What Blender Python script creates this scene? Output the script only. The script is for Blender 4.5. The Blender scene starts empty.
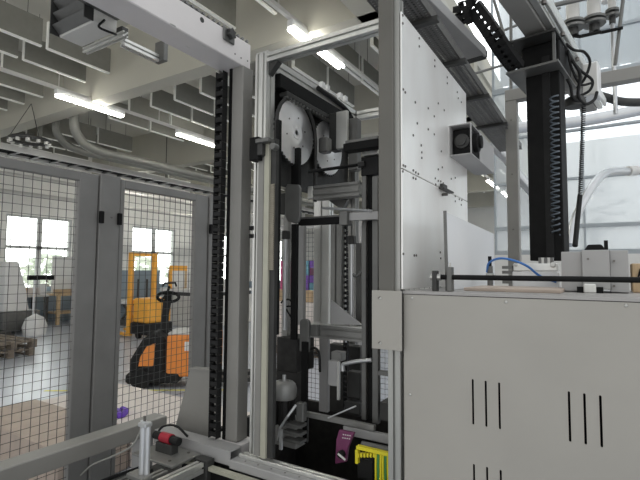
import bpy, bmesh, math, random
from mathutils import Vector, Matrix
random.seed(7)
SC = bpy.context.scene
COL = SC.collection
# ---------------------------------------------------------------- camera
CAM_Z = 1.6
F_PX = 460.0
ROT = (Matrix.Rotation(math.radians(31.8), 3, 'Z') @
       Matrix.Rotation(math.radians(90 + 3.73), 3, 'X') @
       Matrix.Rotation(math.radians(0.40), 3, 'Z'))
cd = bpy.data.cameras.new('camera')
cam = bpy.data.objects.new('camera', cd)
COL.objects.link(cam)
cam.matrix_world = Matrix.Translation((0, 0, CAM_Z)) @ ROT.to_4x4()
cd.sensor_width = 36.0
cd.lens = F_PX / 640 * 36.0
cd.clip_start = 0.02
cd.clip_end = 200
SC.camera = cam
# ---------------------------------------------------------------- world, sun, exposure
w = bpy.data.worlds.new('overcast_sky')
SC.world = w
w.use_nodes = True
nt = w.node_tree
bg = nt.nodes['Background']
tc = nt.nodes.new('ShaderNodeTexCoord')
sp = nt.nodes.new('ShaderNodeSeparateXYZ')
rp = nt.nodes.new('ShaderNodeValToRGB')
nt.links.new(tc.outputs['Generated'], sp.inputs[0])
nt.links.new(sp.outputs['Z'], rp.inputs[0])
nt.links.new(rp.outputs[0], bg.inputs[0])
# brighter part of the overcast sky on the window side (towards -X)
r2 = nt.nodes.new('ShaderNodeMapRange')
r2.inputs['From Min'].default_value = 0.35
r2.inputs['From Max'].default_value = 0.95
r2.inputs['To Min'].default_value = 1.22
r2.inputs['To Max'].default_value = 6.0
dt = nt.nodes.new('ShaderNodeVectorMath')
dt.operation = 'DOT_PRODUCT'
dt.inputs[1].default_value = (-0.8, 0.6, 0.0)
nt.links.new(tc.outputs['Generated'], dt.inputs[0])
nt.links.new(dt.outputs['Value'], r2.inputs['Value'])
nt.links.new(r2.outputs[0], bg.inputs['Strength'])
rp.color_ramp.elements[0].position = 0.0
rp.color_ramp.elements[0].color = (0.80, 0.80, 0.79, 1)
rp.color_ramp.elements[1].position = 0.6
rp.color_ramp.elements[1].color = (0.95, 0.98, 1.0, 1)
bg.inputs['Strength'].default_value = 1.0
SC.view_settings.view_transform = 'Standard'
SC.view_settings.look = 'None'
SC.view_settings.gamma = 1
SC.view_settings.use_curve_mapping = False
SC.view_settings.exposure = 0.0


def ray(px, py):
    return ROT @ Vector(((px - 320) / F_PX, (240 - py) / F_PX, -1.0))


def onx(px, py, x):
    d = ray(px, py)
    return Vector((0, 0, CAM_Z)) + d * (x / d.x)


def ony(px, py, y):
    d = ray(px, py)
    return Vector((0, 0, CAM_Z)) + d * (y / d.y)


def onz(px, py, z):
    d = ray(px, py)
    return Vector((0, 0, CAM_Z)) + d * ((z - CAM_Z) / d.z)


# ---------------------------------------------------------------- materials
def mat(name, col, rough=0.5, metal=0.0, nscale=8.0, namt=0.08, bump=0.0, stretch=(1, 1, 1), emit=0.0, spec=0.5):
    m = bpy.data.materials.new(name)
    m.use_nodes = True
    t = m.node_tree
    b = t.nodes['Principled BSDF']
    b.inputs['Roughness'].default_value = rough
    b.inputs['Metallic'].default_value = metal
    b.inputs['Specular IOR Level'].default_value = spec
    tcn = t.nodes.new('ShaderNodeTexCoord')
    mp = t.nodes.new('ShaderNodeMapping')
    mp.inputs['Scale'].default_value = stretch
    n = t.nodes.new('ShaderNodeTexNoise')
    n.inputs['Scale'].default_value = nscale
    n.inputs['Detail'].default_value = 4
    r = t.nodes.new('ShaderNodeValToRGB')
    lo = [max(0, c * (1 - namt)) for c in col]
    hi = [min(1, c * (1 + namt)) for c in col]
    r.color_ramp.elements[0].position = 0.3
    r.color_ramp.elements[1].position = 0.7
    r.color_ramp.elements[0].color = (*lo, 1)
    r.color_ramp.elements[1].color = (*hi, 1)
    t.links.new(tcn.outputs['Object'], mp.inputs[0])
    t.links.new(mp.outputs[0], n.inputs['Vector'])
    t.links.new(n.outputs['Fac'], r.inputs[0])
    t.links.new(r.outputs[0], b.inputs['Base Color'])
    if bump:
        bp = t.nodes.new('ShaderNodeBump')
        bp.inputs['Strength'].default_value = bump
        bp.inputs['Distance'].default_value = 0.01
        t.links.new(n.outputs['Fac'], bp.inputs['Height'])
        t.links.new(bp.outputs[0], b.inputs['Normal'])
    if emit:
        b.inputs['Emission Color'].default_value = (*col, 1)
        b.inputs['Emission Strength'].default_value = emit
    return m


def glass_mat(name, tint, gloss=0.08, diff=0.0):
    m = bpy.data.materials.new(name)
    m.use_nodes = True
    t = m.node_tree
    t.nodes.remove(t.nodes['Principled BSDF'])
    out = t.nodes['Material Output']
    tr = t.nodes.new('ShaderNodeBsdfTransparent')
    tr.inputs[0].default_value = (*tint, 1)
    gl = t.nodes.new('ShaderNodeBsdfGlossy')
    gl.inputs['Roughness'].default_value = 0.03
    mx = t.nodes.new('ShaderNodeMixShader')
    mx.inputs[0].default_value = gloss
    t.links.new(tr.outputs[0], mx.inputs[1])
    t.links.new(gl.outputs[0], mx.inputs[2])
    last = mx
    if diff:
        tl = t.nodes.new('ShaderNodeBsdfTranslucent')
        tl.inputs[0].default_value = (0.95, 0.97, 1, 1)
        m2 = t.nodes.new('ShaderNodeMixShader')
        m2.inputs[0].default_value = diff
        t.links.new(mx.outputs[0], m2.inputs[1])
        t.links.new(tl.outputs[0], m2.inputs[2])
        last = m2
    t.links.new(last.outputs[0], out.inputs[0])
    return m


M = dict(
    alu=mat('anodised_aluminium', (0.70, 0.70, 0.67), 0.36, 0.75, 30, 0.06, stretch=(1, 1, 0.1)),
    alu_mid=mat('mid_aluminium', (0.40, 0.40, 0.375), 0.4, 0.6, 30, 0.06, stretch=(1, 1, 0.1)),
    alu_dull=mat('dull_aluminium', (0.27, 0.268, 0.255), 0.45, 0.6, 20, 0.08),
    plate=mat('rolled_steel_plate', (0.95, 0.92, 0.885), 0.30, 0.45, 5, 0.10, 0.015, stretch=(1, 1, 0.35)),
    disc=mat('turned_aluminium', (0.85, 0.85, 0.85), 0.34, 0.75, 6, 0.12),
    cab=mat('powder_coated_panel', (0.37, 0.352, 0.315), 0.42, 0, 3, 0.05),
    cab_edge=mat('panel_fold', (0.36, 0.345, 0.33), 0.45, 0, 3, 0.05),
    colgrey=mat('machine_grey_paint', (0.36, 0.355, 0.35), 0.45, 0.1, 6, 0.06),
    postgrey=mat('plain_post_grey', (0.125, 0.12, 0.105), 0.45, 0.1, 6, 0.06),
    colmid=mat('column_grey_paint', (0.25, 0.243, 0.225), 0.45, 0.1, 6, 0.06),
    beamw=mat('pale_machine_paint', (0.72, 0.69, 0.68), 0.42, 0.1, 5, 0.04),
    fence=mat('fence_grey_paint', (0.205, 0.20, 0.19), 0.5, 0.1, 6, 0.08),
    wire=mat('fence_wire', (0.06, 0.06, 0.06), 0.5, 0.4, 10, 0.1),
    black=mat('black_anodised', (0.008, 0.008, 0.008), 0.6, 0.0, 15, 0.2, spec=0.15),
    rubber=mat('black_plastic', (0.013, 0.013, 0.013), 0.6, 0, 15, 0.2, spec=0.25),
    dark=mat('dark_steel', (0.04, 0.04, 0.038), 0.5, 0.2, 15, 0.2),
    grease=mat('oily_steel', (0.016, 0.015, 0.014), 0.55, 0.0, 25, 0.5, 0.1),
    midgrey=mat('mid_grey_steel', (0.15, 0.15, 0.143), 0.42, 0.5, 12, 0.12),
    castgrey=mat('cast_motor_grey', (0.28, 0.28, 0.27), 0.45, 0.3, 20, 0.08),
    bolt=mat('bolt_steel', (0.16, 0.15, 0.14), 0.35, 0.8, 30, 0.2),
    screw=mat('bright_screw', (0.5, 0.5, 0.48), 0.3, 0.9, 30, 0.1),
    white=mat('white_plastic', (0.74, 0.74, 0.73), 0.4, 0, 5, 0.03),
    offwhite=mat('offwhite_paint', (0.62, 0.61, 0.58), 0.5, 0, 3, 0.04),
    belt=mat('yellowed_belt', (0.42, 0.41, 0.33), 0.5, 0.1, 12, 0.08),
    rack=mat('brass_coloured_rack', (0.30, 0.275, 0.22), 0.4, 0.4, 20, 0.1),
    tray=mat('galvanised_tray', (0.13, 0.127, 0.12), 0.5, 0.4, 25, 0.15),
    blue=mat('blue_hose', (0.04, 0.17, 0.50), 0.3, 0, 8, 0.05),
    spiral=mat('grey_spiral_hose', (0.09, 0.11, 0.13), 0.35, 0, 8, 0.1),
    red=mat('red_plastic', (0.35, 0.012, 0.03), 0.4, 0, 8, 0.1),
    magenta=mat('magenta_bracket', (0.16, 0.035, 0.10), 0.4, 0.1, 8, 0.3),
    yellow=mat('yellow_plastic', (0.72, 0.62, 0.02), 0.45, 0, 8, 0.08),
    green=mat('green_wire', (0.05, 0.25, 0.08), 0.45, 0, 8, 0.1),
    orange=mat('orange_truck_paint', (0.80, 0.27, 0.05), 0.45, 0, 6, 0.05),
    amber=mat('amber_stacker_paint', (0.88, 0.42, 0.05), 0.45, 0, 6, 0.05),
    wood=mat('table_pine', (0.55, 0.40, 0.24), 0.6, 0, 12, 0.2, stretch=(6, 1, 1)),
    pallet=mat('weathered_pallet_wood', (0.20, 0.165, 0.13), 0.75, 0, 12, 0.3, 0.1, stretch=(6, 1, 1)),
    carton=mat('cardboard', (0.50, 0.36, 0.22), 0.7, 0, 6, 0.1),
    paper=mat('paper_sheets', (0.72, 0.66, 0.62), 0.6, 0, 6, 0.04),
    brown=mat('kraft_wrap', (0.45, 0.37, 0.31), 0.6, 0, 6, 0.1),
    purple=mat('purple_ribbon', (0.12, 0.04, 0.42), 0.5, 0, 10, 0.2),
    floor=mat('sealed_concrete_floor', (0.46, 0.485, 0.54), 0.28, 0, 0.6, 0.10, 0.02, spec=0.6),
    tape=mat('yellow_floor_tape', (0.70, 0.66, 0.18), 0.6, 0, 6, 0.1),
    wall=mat('painted_wall', (0.88, 0.87, 0.83), 0.7, 0, 1.5, 0.03),
    wallblue=mat('blue_grey_dado', (0.26, 0.32, 0.37), 0.6, 0, 1.5, 0.04),
    ceil=mat('ceiling_paint', (0.50, 0.49, 0.44), 0.8, 0, 1.2, 0.04),
    beam=mat('concrete_beam_paint', (0.47, 0.455, 0.39), 0.75, 0, 1.2, 0.04),
    baffle=mat('baffle_felt', (0.25, 0.245, 0.215), 0.85, 0, 10, 0.05),
    bedge=mat('baffle_edge_trim', (0.95, 0.95, 0.90), 0.6, 0, 5, 0.02),
    duct=mat('spiral_duct_grey', (0.22, 0.22, 0.20), 0.5, 0.3, 8, 0.06),
    silver=mat('silver_pipe', (0.60, 0.61, 0.62), 0.35, 0.7, 8, 0.06),
    frost=mat('frosted_sheet', (0.70, 0.71, 0.72), 0.35, 0.0, 2, 0.05),
    lamp=mat('lamp_tube', (1.0, 0.98, 0.90), 0.5, 0, 1, 0.0, emit=30.0),
    frame=mat('window_frame_paint', (0.55, 0.56, 0.55), 0.5, 0, 5, 0.03),
    steelblue=mat('glazing_bar', (0.33, 0.36, 0.38), 0.5, 0.3, 5, 0.03),
    leaf=mat('overexposed_leaves', (0.74, 0.86, 0.68), 0.7, 0, 1.5, 0.35),  # overexposed daylight is put into this lightened leaf colour
    teal=mat('teal_carton', (0.15, 0.35, 0.45), 0.6, 0, 3, 0.1),
    pink=mat('pink_carton', (0.60, 0.10, 0.25), 0.6, 0, 3, 0.1),
    violet=mat('violet_carton', (0.18, 0.08, 0.40), 0.6, 0, 3, 0.1),
    glass=glass_mat('window_glass', (0.97, 0.99, 0.98), 0.05),
    glaze=glass_mat('hall_glazing', (0.93, 0.96, 0.97), 0.10, 0.25),
)


b_ = M['disc'].node_tree.nodes['Principled BSDF']
tg = M['disc'].node_tree.nodes.new('ShaderNodeTangent')
tg.direction_type = 'RADIAL'
tg.axis = 'X'
b_.inputs['Anisotropic'].default_value = 0.85
M['disc'].node_tree.links.new(tg.outputs[0], b_.inputs['Tangent'])


# ---------------------------------------------------------------- mesh builder
class MB:
    def __init__(s):
        s.b = bmesh.new()

    def box(s, x0, x1, y0, y1, z0, z1):
        if x1 < x0: x0, x1 = x1, x0
        if y1 < y0: y0, y1 = y1, y0
        if z1 < z0: z0, z1 = z1, z0
        v = [s.b.verts.new((x, y, z)) for x in (x0, x1) for y in (y0, y1) for z in (z0, z1)]
        for f in ((0, 1, 3, 2), (4, 6, 7, 5), (0, 4, 5, 1), (2, 3, 7, 6), (0, 2, 6, 4), (1, 5, 7, 3)):
            s.b.faces.new([v[i] for i in f])
        return s

    def obox(s, c, size, rot=None, bev=0):
        h = Vector(size) / 2
        R = rot or Matrix.Identity(3)
        c = Vector(c)
        v = [s.b.verts.new(c + R @ Vector((sx * h.x, sy * h.y, sz * h.z))) for sx in (-1, 1) for sy in (-1, 1) for sz in (-1, 1)]
        for f in ((0, 1, 3, 2), (4, 6, 7, 5), (0, 4, 5, 1), (2, 3, 7, 6), (0, 2, 6, 4), (1, 5, 7, 3)):
            s.b.faces.new([v[i] for i in f])
        return s

    def loops(s, rings, closed=False, cap=True):
        R = [[s.b.verts.new(p) for p in ring] for ring in rings]
        n = len(R[0])
        m = len(R)
        for i in range(m if closed else m - 1):
            a, c = R[i], R[(i + 1) % m]
            for j in range(n):
                try:
                    s.b.faces.new((a[j], a[(j + 1) % n], c[(j + 1) % n], c[j]))
                except ValueError:
                    pass
        if cap and not closed:
            s.b.faces.new(list(reversed(R[0])))
            s.b.faces.new(R[-1])
        return s

    def cyl(s, p0, p1, r, seg=16, r1=None):
        p0, p1 = Vector(p0), Vector(p1)
        d = (p1 - p0).normalized()
        u = d.orthogonal().normalized()
        v = d.cross(u)
        r1 = r if r1 is None else r1
        mk = lambda p, rr: [p + u * math.cos(2 * math.pi * k / seg) * rr + v * math.sin(2 * math.pi * k / seg) * rr for k in range(seg)]
        return s.loops([mk(p0, r), mk(p1, r1)])

    def tube(s, pts, r, seg=8, closed=False):
        pts = [Vector(p) for p in pts]
        rings = []
        u = None
        n = len(pts)
        for i, p in enumerate(pts):
            a = pts[(i - 1) % n] if (closed or i > 0) else p
            c = pts[(i + 1) % n] if (closed or i < n - 1) else p
            d = (c - a).normalized()
            if u is None:
                u = d.orthogonal().normalized()
            u = (u - d * u.dot(d)).normalized()
            v = d.cross(u)
            rr = r[i] if isinstance(r, (list, tuple)) else r
            rings.append([p + u * math.cos(2 * math.pi * k / seg) * rr + v * math.sin(2 * math.pi * k / seg) * rr for k in range(seg)])
        return s.loops(rings, closed)

    def prism(s, poly, axis, a0, a1):
        def P(q, a):
            if axis == 'x': return Vector((a, q[0], q[1]))
            if axis == 'y': return Vector((q[0], a, q[1]))
            return Vector((q[0], q[1], a))
        return s.loops([[P(q, a0) for q in poly], [P(q, a1) for q in poly]])

    def lathe(s, c, axis, prof, seg=32):
        c = Vector(c)
        d = Vector(axis).normalized()
        u = d.orthogonal().normalized()
        v = d.cross(u)
        rings = [[c + d * h + u * math.cos(2 * math.pi * k / seg) * r + v * math.sin(2 * math.pi * k / seg) * r for k in range(seg)] for r, h in prof]
        return s.loops(rings)

    def out(s, name, m, parent=None, bevel=0.0, smooth=False, bseg=1):
        bmesh.ops.recalc_face_normals(s.b, faces=s.b.faces)
        xs = [v.co for v in s.b.verts]
        lo = Vector((min(v.x for v in xs), min(v.y for v in xs), min(v.z for v in xs)))
        hi = Vector((max(v.x for v in xs), max(v.y for v in xs), max(v.z for v in xs)))
        c = Vector(((lo.x + hi.x) / 2, (lo.y + hi.y) / 2, lo.z))
        bmesh.ops.translate(s.b, verts=s.b.verts, vec=-c)
        me = bpy.data.meshes.new(name)
        s.b.to_mesh(me)
        s.b.free()
        if isinstance(m, str): m = M[m]
        me.materials.append(m)
        if smooth:
            me.shade_smooth()
            me.set_sharp_from_angle(angle=math.radians(40))
        o = bpy.data.objects.new(name, me)
        COL.objects.link(o)
        WL[o.name] = c
        if parent is not None:
            o.parent = parent
            o.location = c - WL[parent.name]
        else:
            o.location = c
        if bevel:
            bv = o.modifiers.new('bevel', 'BEVEL')
            bv.width = bevel
            bv.segments = bseg
            bv.limit_method = 'ANGLE'
        return o


WL = {}


def tag(o, label, cat, group=None, kind=None):
    if label: o['label'] = label
    if cat: o['category'] = cat
    if group: o['group'] = group
    if kind: o['kind'] = kind
    return o


def thing(name, label, cat, loc=(0, 0, 0), group=None):
    o = bpy.data.objects.new(name, None)
    COL.objects.link(o)
    o.empty_display_size = 0.05
    o.location = loc
    WL[o.name] = Vector(loc)
    return tag(o, label, cat, group)


def struct(o):
    o['kind'] = 'structure'
    return o


def dup(root, loc, rotz=None, label=None, group=None):
    r = root.copy()
    COL.objects.link(r)
    r.location = loc
    WL[r.name] = Vector(loc)
    if rotz is not None: r.rotation_euler = (0, 0, rotz)
    if label: r['label'] = label
    if group: r['group'] = group
    for ch in list(root.children):
        c = ch.copy()
        COL.objects.link(c)
        c.parent = r
        for g in list(ch.children):
            d = g.copy()
            COL.objects.link(d)
            d.parent = c
    return r


def clone(o, parent, wloc):
    """copy of a single-mesh part at a world position"""
    c = o.copy()
    COL.objects.link(c)
    c.parent = parent
    c.location = Vector(wloc) - WL[parent.name]
    return c


def slot_poly(w, h, nu=1, nv=1, s=0.0045, dp=0.009, m=0.045):
    """T-slot extrusion outline, w x h, centred"""
    pts = []

    def side(n, L):
        r = []
        for k in range(n):
            c = -L / 2 + L * (k + 0.5) / n
            r += [(c - s, 0), (c - s, dp * .3), (c - s * 1.9, dp * .35), (c - s * 1.9, dp), (c + s * 1.9, dp), (c + s * 1.9, dp * .35), (c + s, dp * .3), (c + s, 0)]
        return r
    a = [(-w / 2, -h / 2)] + [(t, -h / 2 + d) for t, d in side(nu, w)]
    b = [(w / 2, -h / 2)] + [(w / 2 - d, t) for t, d in side(nv, h)]
    c = [(w / 2, h / 2)] + [(-t, h / 2 - d) for t, d in side(nu, w)]
    d_ = [(-w / 2, h / 2)] + [(-w / 2 + d, -t) for t, d in side(nv, h)]
    return a + b + c + d_


def profile(mb, p0, p1, w=0.045, h=0.045, nu=1, nv=1):
    """p0->p1 axis aligned; w,h = sizes on the other two axes in xyz order"""
    p0, p1 = Vector(p0), Vector(p1)
    d = p1 - p0
    ax = max(range(3), key=lambda i: abs(d[i]))
    o = [i for i in range(3) if i != ax]
    poly = [(q[0] + p0[o[0]], q[1] + p0[o[1]]) for q in slot_poly(w, h, nu, nv)]
    return mb.prism(poly, 'xyz'[ax], p0[ax], p1[ax])


def bez(pts, n=12):
    """Catmull-Rom through points"""
    P = [Vector(p) for p in pts]
    P = [P[0] * 2 - P[1]] + P + [P[-1] * 2 - P[-2]]
    r = []
    for i in range(1, len(P) - 2):
        for k in range(n):
            t = k / n
            a, b, c, d = P[i - 1], P[i], P[i + 1], P[i + 2]
            r.append(0.5 * ((2 * b) + (c - a) * t + (2 * a - 5 * b + 4 * c - d) * t * t + (3 * b - a - 3 * c + d) * t ** 3))
    r.append(P[-2])
    return r


def helix(pts, R, turns, seg_per=10):
    """coil along a polyline"""
    P = [Vector(p) for p in pts]
    L = [0]
    for a, b in zip(P, P[1:]): L.append(L[-1] + (b - a).length)
    N = int(turns * seg_per)
    r = []
    for k in range(N + 1):
        s_ = L[-1] * k / N
        i = max(j for j in range(len(P) - 1) if L[j] <= s_ + 1e-9)
        t = (s_ - L[i]) / max(1e-9, L[i + 1] - L[i])
        p = P[i].lerp(P[i + 1], t)
        d = (P[i + 1] - P[i]).normalized()
        u = d.cross(Vector((0, 1, 0))).normalized()
        v = d.cross(u)
        a = 2 * math.pi * k / seg_per
        r.append(p + u * math.cos(a) * R + v * math.sin(a) * R)
    return r


def D(px, py, d):
    return Vector((0, 0, CAM_Z)) + ray(px, py) * d


def pbox(mb, px0, py0, px1, py1, y, th=0.03):
    """box whose front face lies in the plane y, from its two corners as seen"""
    xm = (px0 + px1) / 2
    ym = (py0 + py1) / 2
    return mb.box(ony(px0, ym, y).x, ony(px1, ym, y).x, y, y + th, ony(xm, py1, y).z, ony(xm, py0, y).z)


def xbox(mb, px0, py0, px1, py1, x, th=0.03):
    xm = (px0 + px1) / 2
    ym = (py0 + py1) / 2
    return mb.box(x - th, x, onx(px0, ym, x).y, onx(px1, ym, x).y, onx(xm, py1, x).z, onx(xm, py0, x).z)


# ================================================================ SETTING
XL, YF, ZC = -14.2, 24.0, 5.6
struct(MB().box(XL, 9, -4, YF, -0.1, 0).out('floor', 'floor'))
struct(MB().box(XL - .3, -2.0, -7, YF, ZC, ZC + .2).out('ceiling', 'ceil'))
# left wall with window openings
wins = [(6.25, 8.15), (10.3, 12.25), (14.4, 16.3), (18.4, 20.3)]
mb = MB()
mb.box(XL - .3, XL, -3, YF, 0, 0.9)
mb.box(XL - .3, XL, -3, YF, 3.12, ZC)
ys = [-3.0] + [v for p in wins for v in p] + [YF]
for a, b in zip(ys[::2], ys[1::2]): mb.box(XL - .3, XL, a, b, 0.9, 3.12)
struct(mb.out('wall_left', 'wall'))
struct(MB().box(XL, XL + .03, -3, YF, 0, 1.05).out('baseboard_left', 'wallblue'))
struct(MB().box(XL - .3, 9, YF, YF + .2, 0, ZC + 2).out('wall_far', 'wall'))
for i, (a, b) in enumerate(wins):
    wn = struct(MB().box(XL - .12, XL - .06, a, b, .9, .96).box(XL - .12, XL - .06, a, b, 3.06, 3.12)
                .box(XL - .12, XL - .06, a, a + .06, .96, 3.06).box(XL - .12, XL - .06, b - .06, b, .96, 3.06)
                .box(XL - .12, XL - .06, (a + b) / 2 - .07, (a + b) / 2 + .07, .96, 3.06)
                .box(XL - .12, XL - .06, a + .06, b - .06, 2.16, 2.24).out('window_%d' % (i + 1), 'frame'))
    MB().box(XL - .10, XL - .09, a + .05, b - .05, .95, 3.07).out('pane', 'glass', wn)
    MB().box(XL - .10, XL + .1, a - .05, b + .05, .86, .90).out('sill', 'offwhite', wn)
# cross beams, side beam
for i, y in enumerate((4.55, 8.7, 12.9, 17.1, 21.3)):
    struct(MB().box(XL, -2.0, y, y + .28, 4.5, ZC).out('trim_%d' % (i + 1), 'beam'))
struct(MB().box(-2.35, -2.05, -3, YF, 4.5, ZC + .6).out('trim_6', 'beam'))
# glazed wall on the right side of the hall, built up from the y = 9 line
struct(MB().box(-1.75, 9, 9, 9.2, 0, 1.9).out('wall_right', 'offwhite'))
gl = struct(MB().box(-1.75, 9, 9.02, 9.12, 1.9, 1.98).box(-1.75, 9, 9.02, 9.12, 2.36, 2.42)
            .box(-1.75, 9, 9.02, 9.10, 3.2, 3.24).box(-1.75, 9, 9.02, 9.1, 4.05, 4.09).box(-1.75, 9, 9.02, 9.1, 4.95, 5.05)
            .box(-1.75, 9, 9.02, 9.1, 5.75, 5.8).box(-1.75, 9, 9.02, 9.1, 7.9, 8)
            .out('window_5', 'steelblue'))
mb = MB()
x = -1.75
while x < 9:
    mb.box(x, x + .035, 9.03, 9.09, 1.98, 7.9)
    x += 1.45
mb.out('mullion', 'steelblue', gl)
MB().box(-1.75, 9, 9.055, 9.065, 1.98, 7.9).out('pane', 'glaze', gl)
# corrugated translucent siding behind the upper glazing
mb = MB()
x = -1.7
pts = []
while x < 9:
    pts += [(x, 9.6), (x + .13, 9.6), (x + .17, 9.68), (x + .30, 9.68)]
    x += .34
poly = pts + [(p[0], p[1] + .012) for p in reversed(pts)]
mb.prism(poly, 'z', 5.3, 8.0)
struct(mb.out('trim_7', 'white'))

# acoustic baffles -------------------------------------------------
ORD = ['first', 'second', 'third', 'fourth', 'fifth', 'sixth', 'seventh', 'eighth', 'ninth', 'tenth', 'eleventh', 'twelfth', 'thirteenth', 'fourteenth', 'fifteenth', 'sixteenth', 'seventeenth']
bproto = None
seg = [(2.35, 'before the first cross beam, nearer piece'), (3.42, 'before the first cross beam, touching it'),
       (5.75, 'behind the first cross beam, nearer piece'), (6.8, 'behind the first cross beam, farther piece'),
       (9.6, 'behind the second cross beam, nearer piece'), (10.75, 'behind the second cross beam, farther piece'),
       (13.8, 'behind the third cross beam, nearer piece'), (14.95, 'behind the third cross beam, farther piece'),
       (18.2, 'behind the fourth cross beam')]
CI = ROT.transposed()


def proj(p):
    q = CI @ (Vector(p) - Vector((0, 0, CAM_Z)))
    if q.z > -0.1: return None
    return 320 - F_PX * q.x / q.z, 240 + F_PX * q.y / q.z


bi = 0
for r in range(17):
    bx = -2.72 - .68 * r
    for k, (by, where) in enumerate(seg):
        vis = False
        for yy in (by, by + .97):
            q = proj((bx, yy, 4.8))
            if q and -20 < q[0] < 560 and -20 < q[1] < 270: vis = True
        if not vis or (k < 2 and r < 6 and not (k == 1 and r in (0, 1, 2))): continue
        if k in (2, 3) and r in (10, 11): continue
        if bproto is None:
            bproto = thing('ceiling_baffle', 'x', 'ceiling baffle', (bx, by, 4.78), 'grey acoustic baffles hanging from the ceiling')
            MB().box(bx - .02, bx + .02, by, by + .98, 4.79, 5.18).out('panel', 'baffle', bproto)
            MB().box(bx - .024, bx + .024, by, by + .98, 4.768, 4.79).box(bx - .024, bx + .024, by - .016, by, 4.775, 5.18).out('edge_trim', 'bedge', bproto)
            for s_ in (.2, .78):
                MB().cyl((bx, by + s_, 5.18), (bx, by + s_, ZC), .004, 6).out('hanging_wire', 'dark', bproto)
            o = bproto
        else:
            o = dup(bproto, (bx, by, 4.78))
        o['label'] = 'grey baffle, %s row from side beam, %s' % (ORD[r], where)
        bi += 1


# ceiling lamps -----------------------------------------------------
def lamp(x, y0, L, label, proto=[None]):
    t = thing('strip_lamp', label, 'ceiling lamp', (x, y0, 4.4), 'fluorescent strip lamps under the ceiling')
    lb = MB().box(x - .04, x + .04, y0, y0 + L, 4.44, 4.52).out('lamp_body', 'white', t)
    MB().cyl((x - .035, y0 + .03, 4.42), (x - .035, y0 + L - .03, 4.42), .022, 10).out('lamp_tube', 'lamp', lb)
    MB().cyl((x + .035, y0 + .03, 4.42), (x + .035, y0 + L - .03, 4.42), .022, 10).out('lamp_tube', 'lamp', lb)
    return t


for x, ys_, nm in ((-7.55, (1.4, 3.95, 6.45, 9.4, 12.0, 14.6), 'middle lamp row'), (-3.05, (-0.9, 1.65, 4.22, 9.3, 12.0, 14.85, 17.3), 'lamp row beside the side beam'),
                   (-12.2, (8.5, 11.1, 13.7), 'lamp row by the left wall')):
    for i, y in enumerate(ys_):
        lamp(x, y, 1.25, 'lit white strip lamp, %s from the front in the %s' % (ORD[i], nm))
    tr = MB().box(x - .025, x + .025, -1, 22, 4.52, 4.57)
    for y in range(0, 22, 2): tr.cyl((x, y, 4.57), (x, y, ZC - .002), .006, 6)
    tag(tr.out('lamp_trunking', 'offwhite'), {'m': 'thin pale trunking rail carrying the middle lamp row', 's': 'thin pale trunking rail carrying the lamp row beside the side beam', 'l': 'thin pale trunking rail carrying the lamp row by the left wall'}['m' if x == -7.55 else 's' if x == -3.05 else 'l'], 'trunking', 'lamp trunking rails')

# air ducts, cable ladder, ring -------------------------------------
tag(MB().tube(bez([(-8.75, 4.95, 5.59), (-8.75, 4.95, 4.6), (-8.75, 5.05, 4.2), (-8.75, 5.5, 4.0), (-8.75, 7, 4.0), (-8.75, 16, 4.0)], 8), .09, 14).out('air_duct', 'duct', smooth=True),
    'thicker grey air duct bending from the ceiling to run below the baffles', 'duct', 'grey air ducts')
tag(MB().tube(bez([(-9.5, 5.0, 5.59), (-9.5, 5.0, 4.6), (-9.5, 5.1, 4.3), (-9.5, 5.5, 4.12), (-9.5, 7, 4.10), (-9.5, 16, 4.10)], 8), .075, 14).out('air_duct', 'duct', smooth=True),
    'thinner grey air duct behind and left of the thicker bending one', 'duct', 'grey air ducts')
tag(MB().cyl((-10.1, 5.0, 4.30), (-10.1, 5.0, 5.5), .05, 12).out('vent_pipe', 'duct', smooth=True), 'thin straight grey vent pipe dropping from the ceiling behind the ring', 'pipe')
ring = MB()
c = Vector((-9.35, 4.45, 4.05))
ring.tube([c + Vector((math.cos(a) * .33, math.sin(a) * .33, 0)) for a in [2 * math.pi * k / 28 for k in range(28)]], .035, 8, True)
rg = ring.out('ceiling_ring', 'dark', smooth=True)
for a in (0, 2.1, 4.2): MB().cyl(c + Vector((math.cos(a) * .33, math.sin(a) * .33, .03)), (c.x, c.y, 4.77), .006, 6).out('hanging_wire', 'dark', rg)
tag(rg, 'dark round hoop hanging below the ducts above the fence', 'ring')
for k in range(12):
    a = 2 * math.pi * k / 12
    p = c + Vector((math.cos(a) * .33, math.sin(a) * .33, -.03))
    MB().cyl(p, p + Vector((0, 0, -.05)), .035, 8).out('spot', 'offwhite', rg)
lad = thing('cable_ladder', 'long pale cable ladder with dark clips hanging above the fence', 'cable ladder', (-10.2, 10, 3.6))
MB().box(-10.5, -10.46, 1, 22, 3.92, 4.04).box(-9.98, -9.94, 1, 22, 3.92, 4.04).out('side_rail', 'offwhite', lad)
mb = MB()
mb.b.free()
rung = MB().box(-10.46, -9.98, 1.2, 1.27, 3.93, 3.96).out('rung', 'dark', lad)
for k in range(1, 50): clone(rung, lad, (-10.22, 1.235 + k * .42, 3.93))
mb = MB()
for k in range(4): mb.tube([(-10.4 + .1 * k, 1 + j * 1.05, 3.99 + .015 * math.sin(j * 1.7 + k)) for j in range(21)], .03, 8)
mb.out('cable', 'rubber', lad)
for k, y in enumerate((4.2, 8.4, 12.6, 16.8)):
    MB().cyl((-10.22, y, 3.96), (-10.22, y, ZC), .01, 6).out('hanger', 'dark', lad)
tag(MB().tube([(-13.0, 2, 3.55), (-13.0, 22, 3.55)], .06, 10).out('wall_pipe', 'offwhite', smooth=True), 'long pale pipe running high along the left wall', 'pipe', 'wall pipes')
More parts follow.
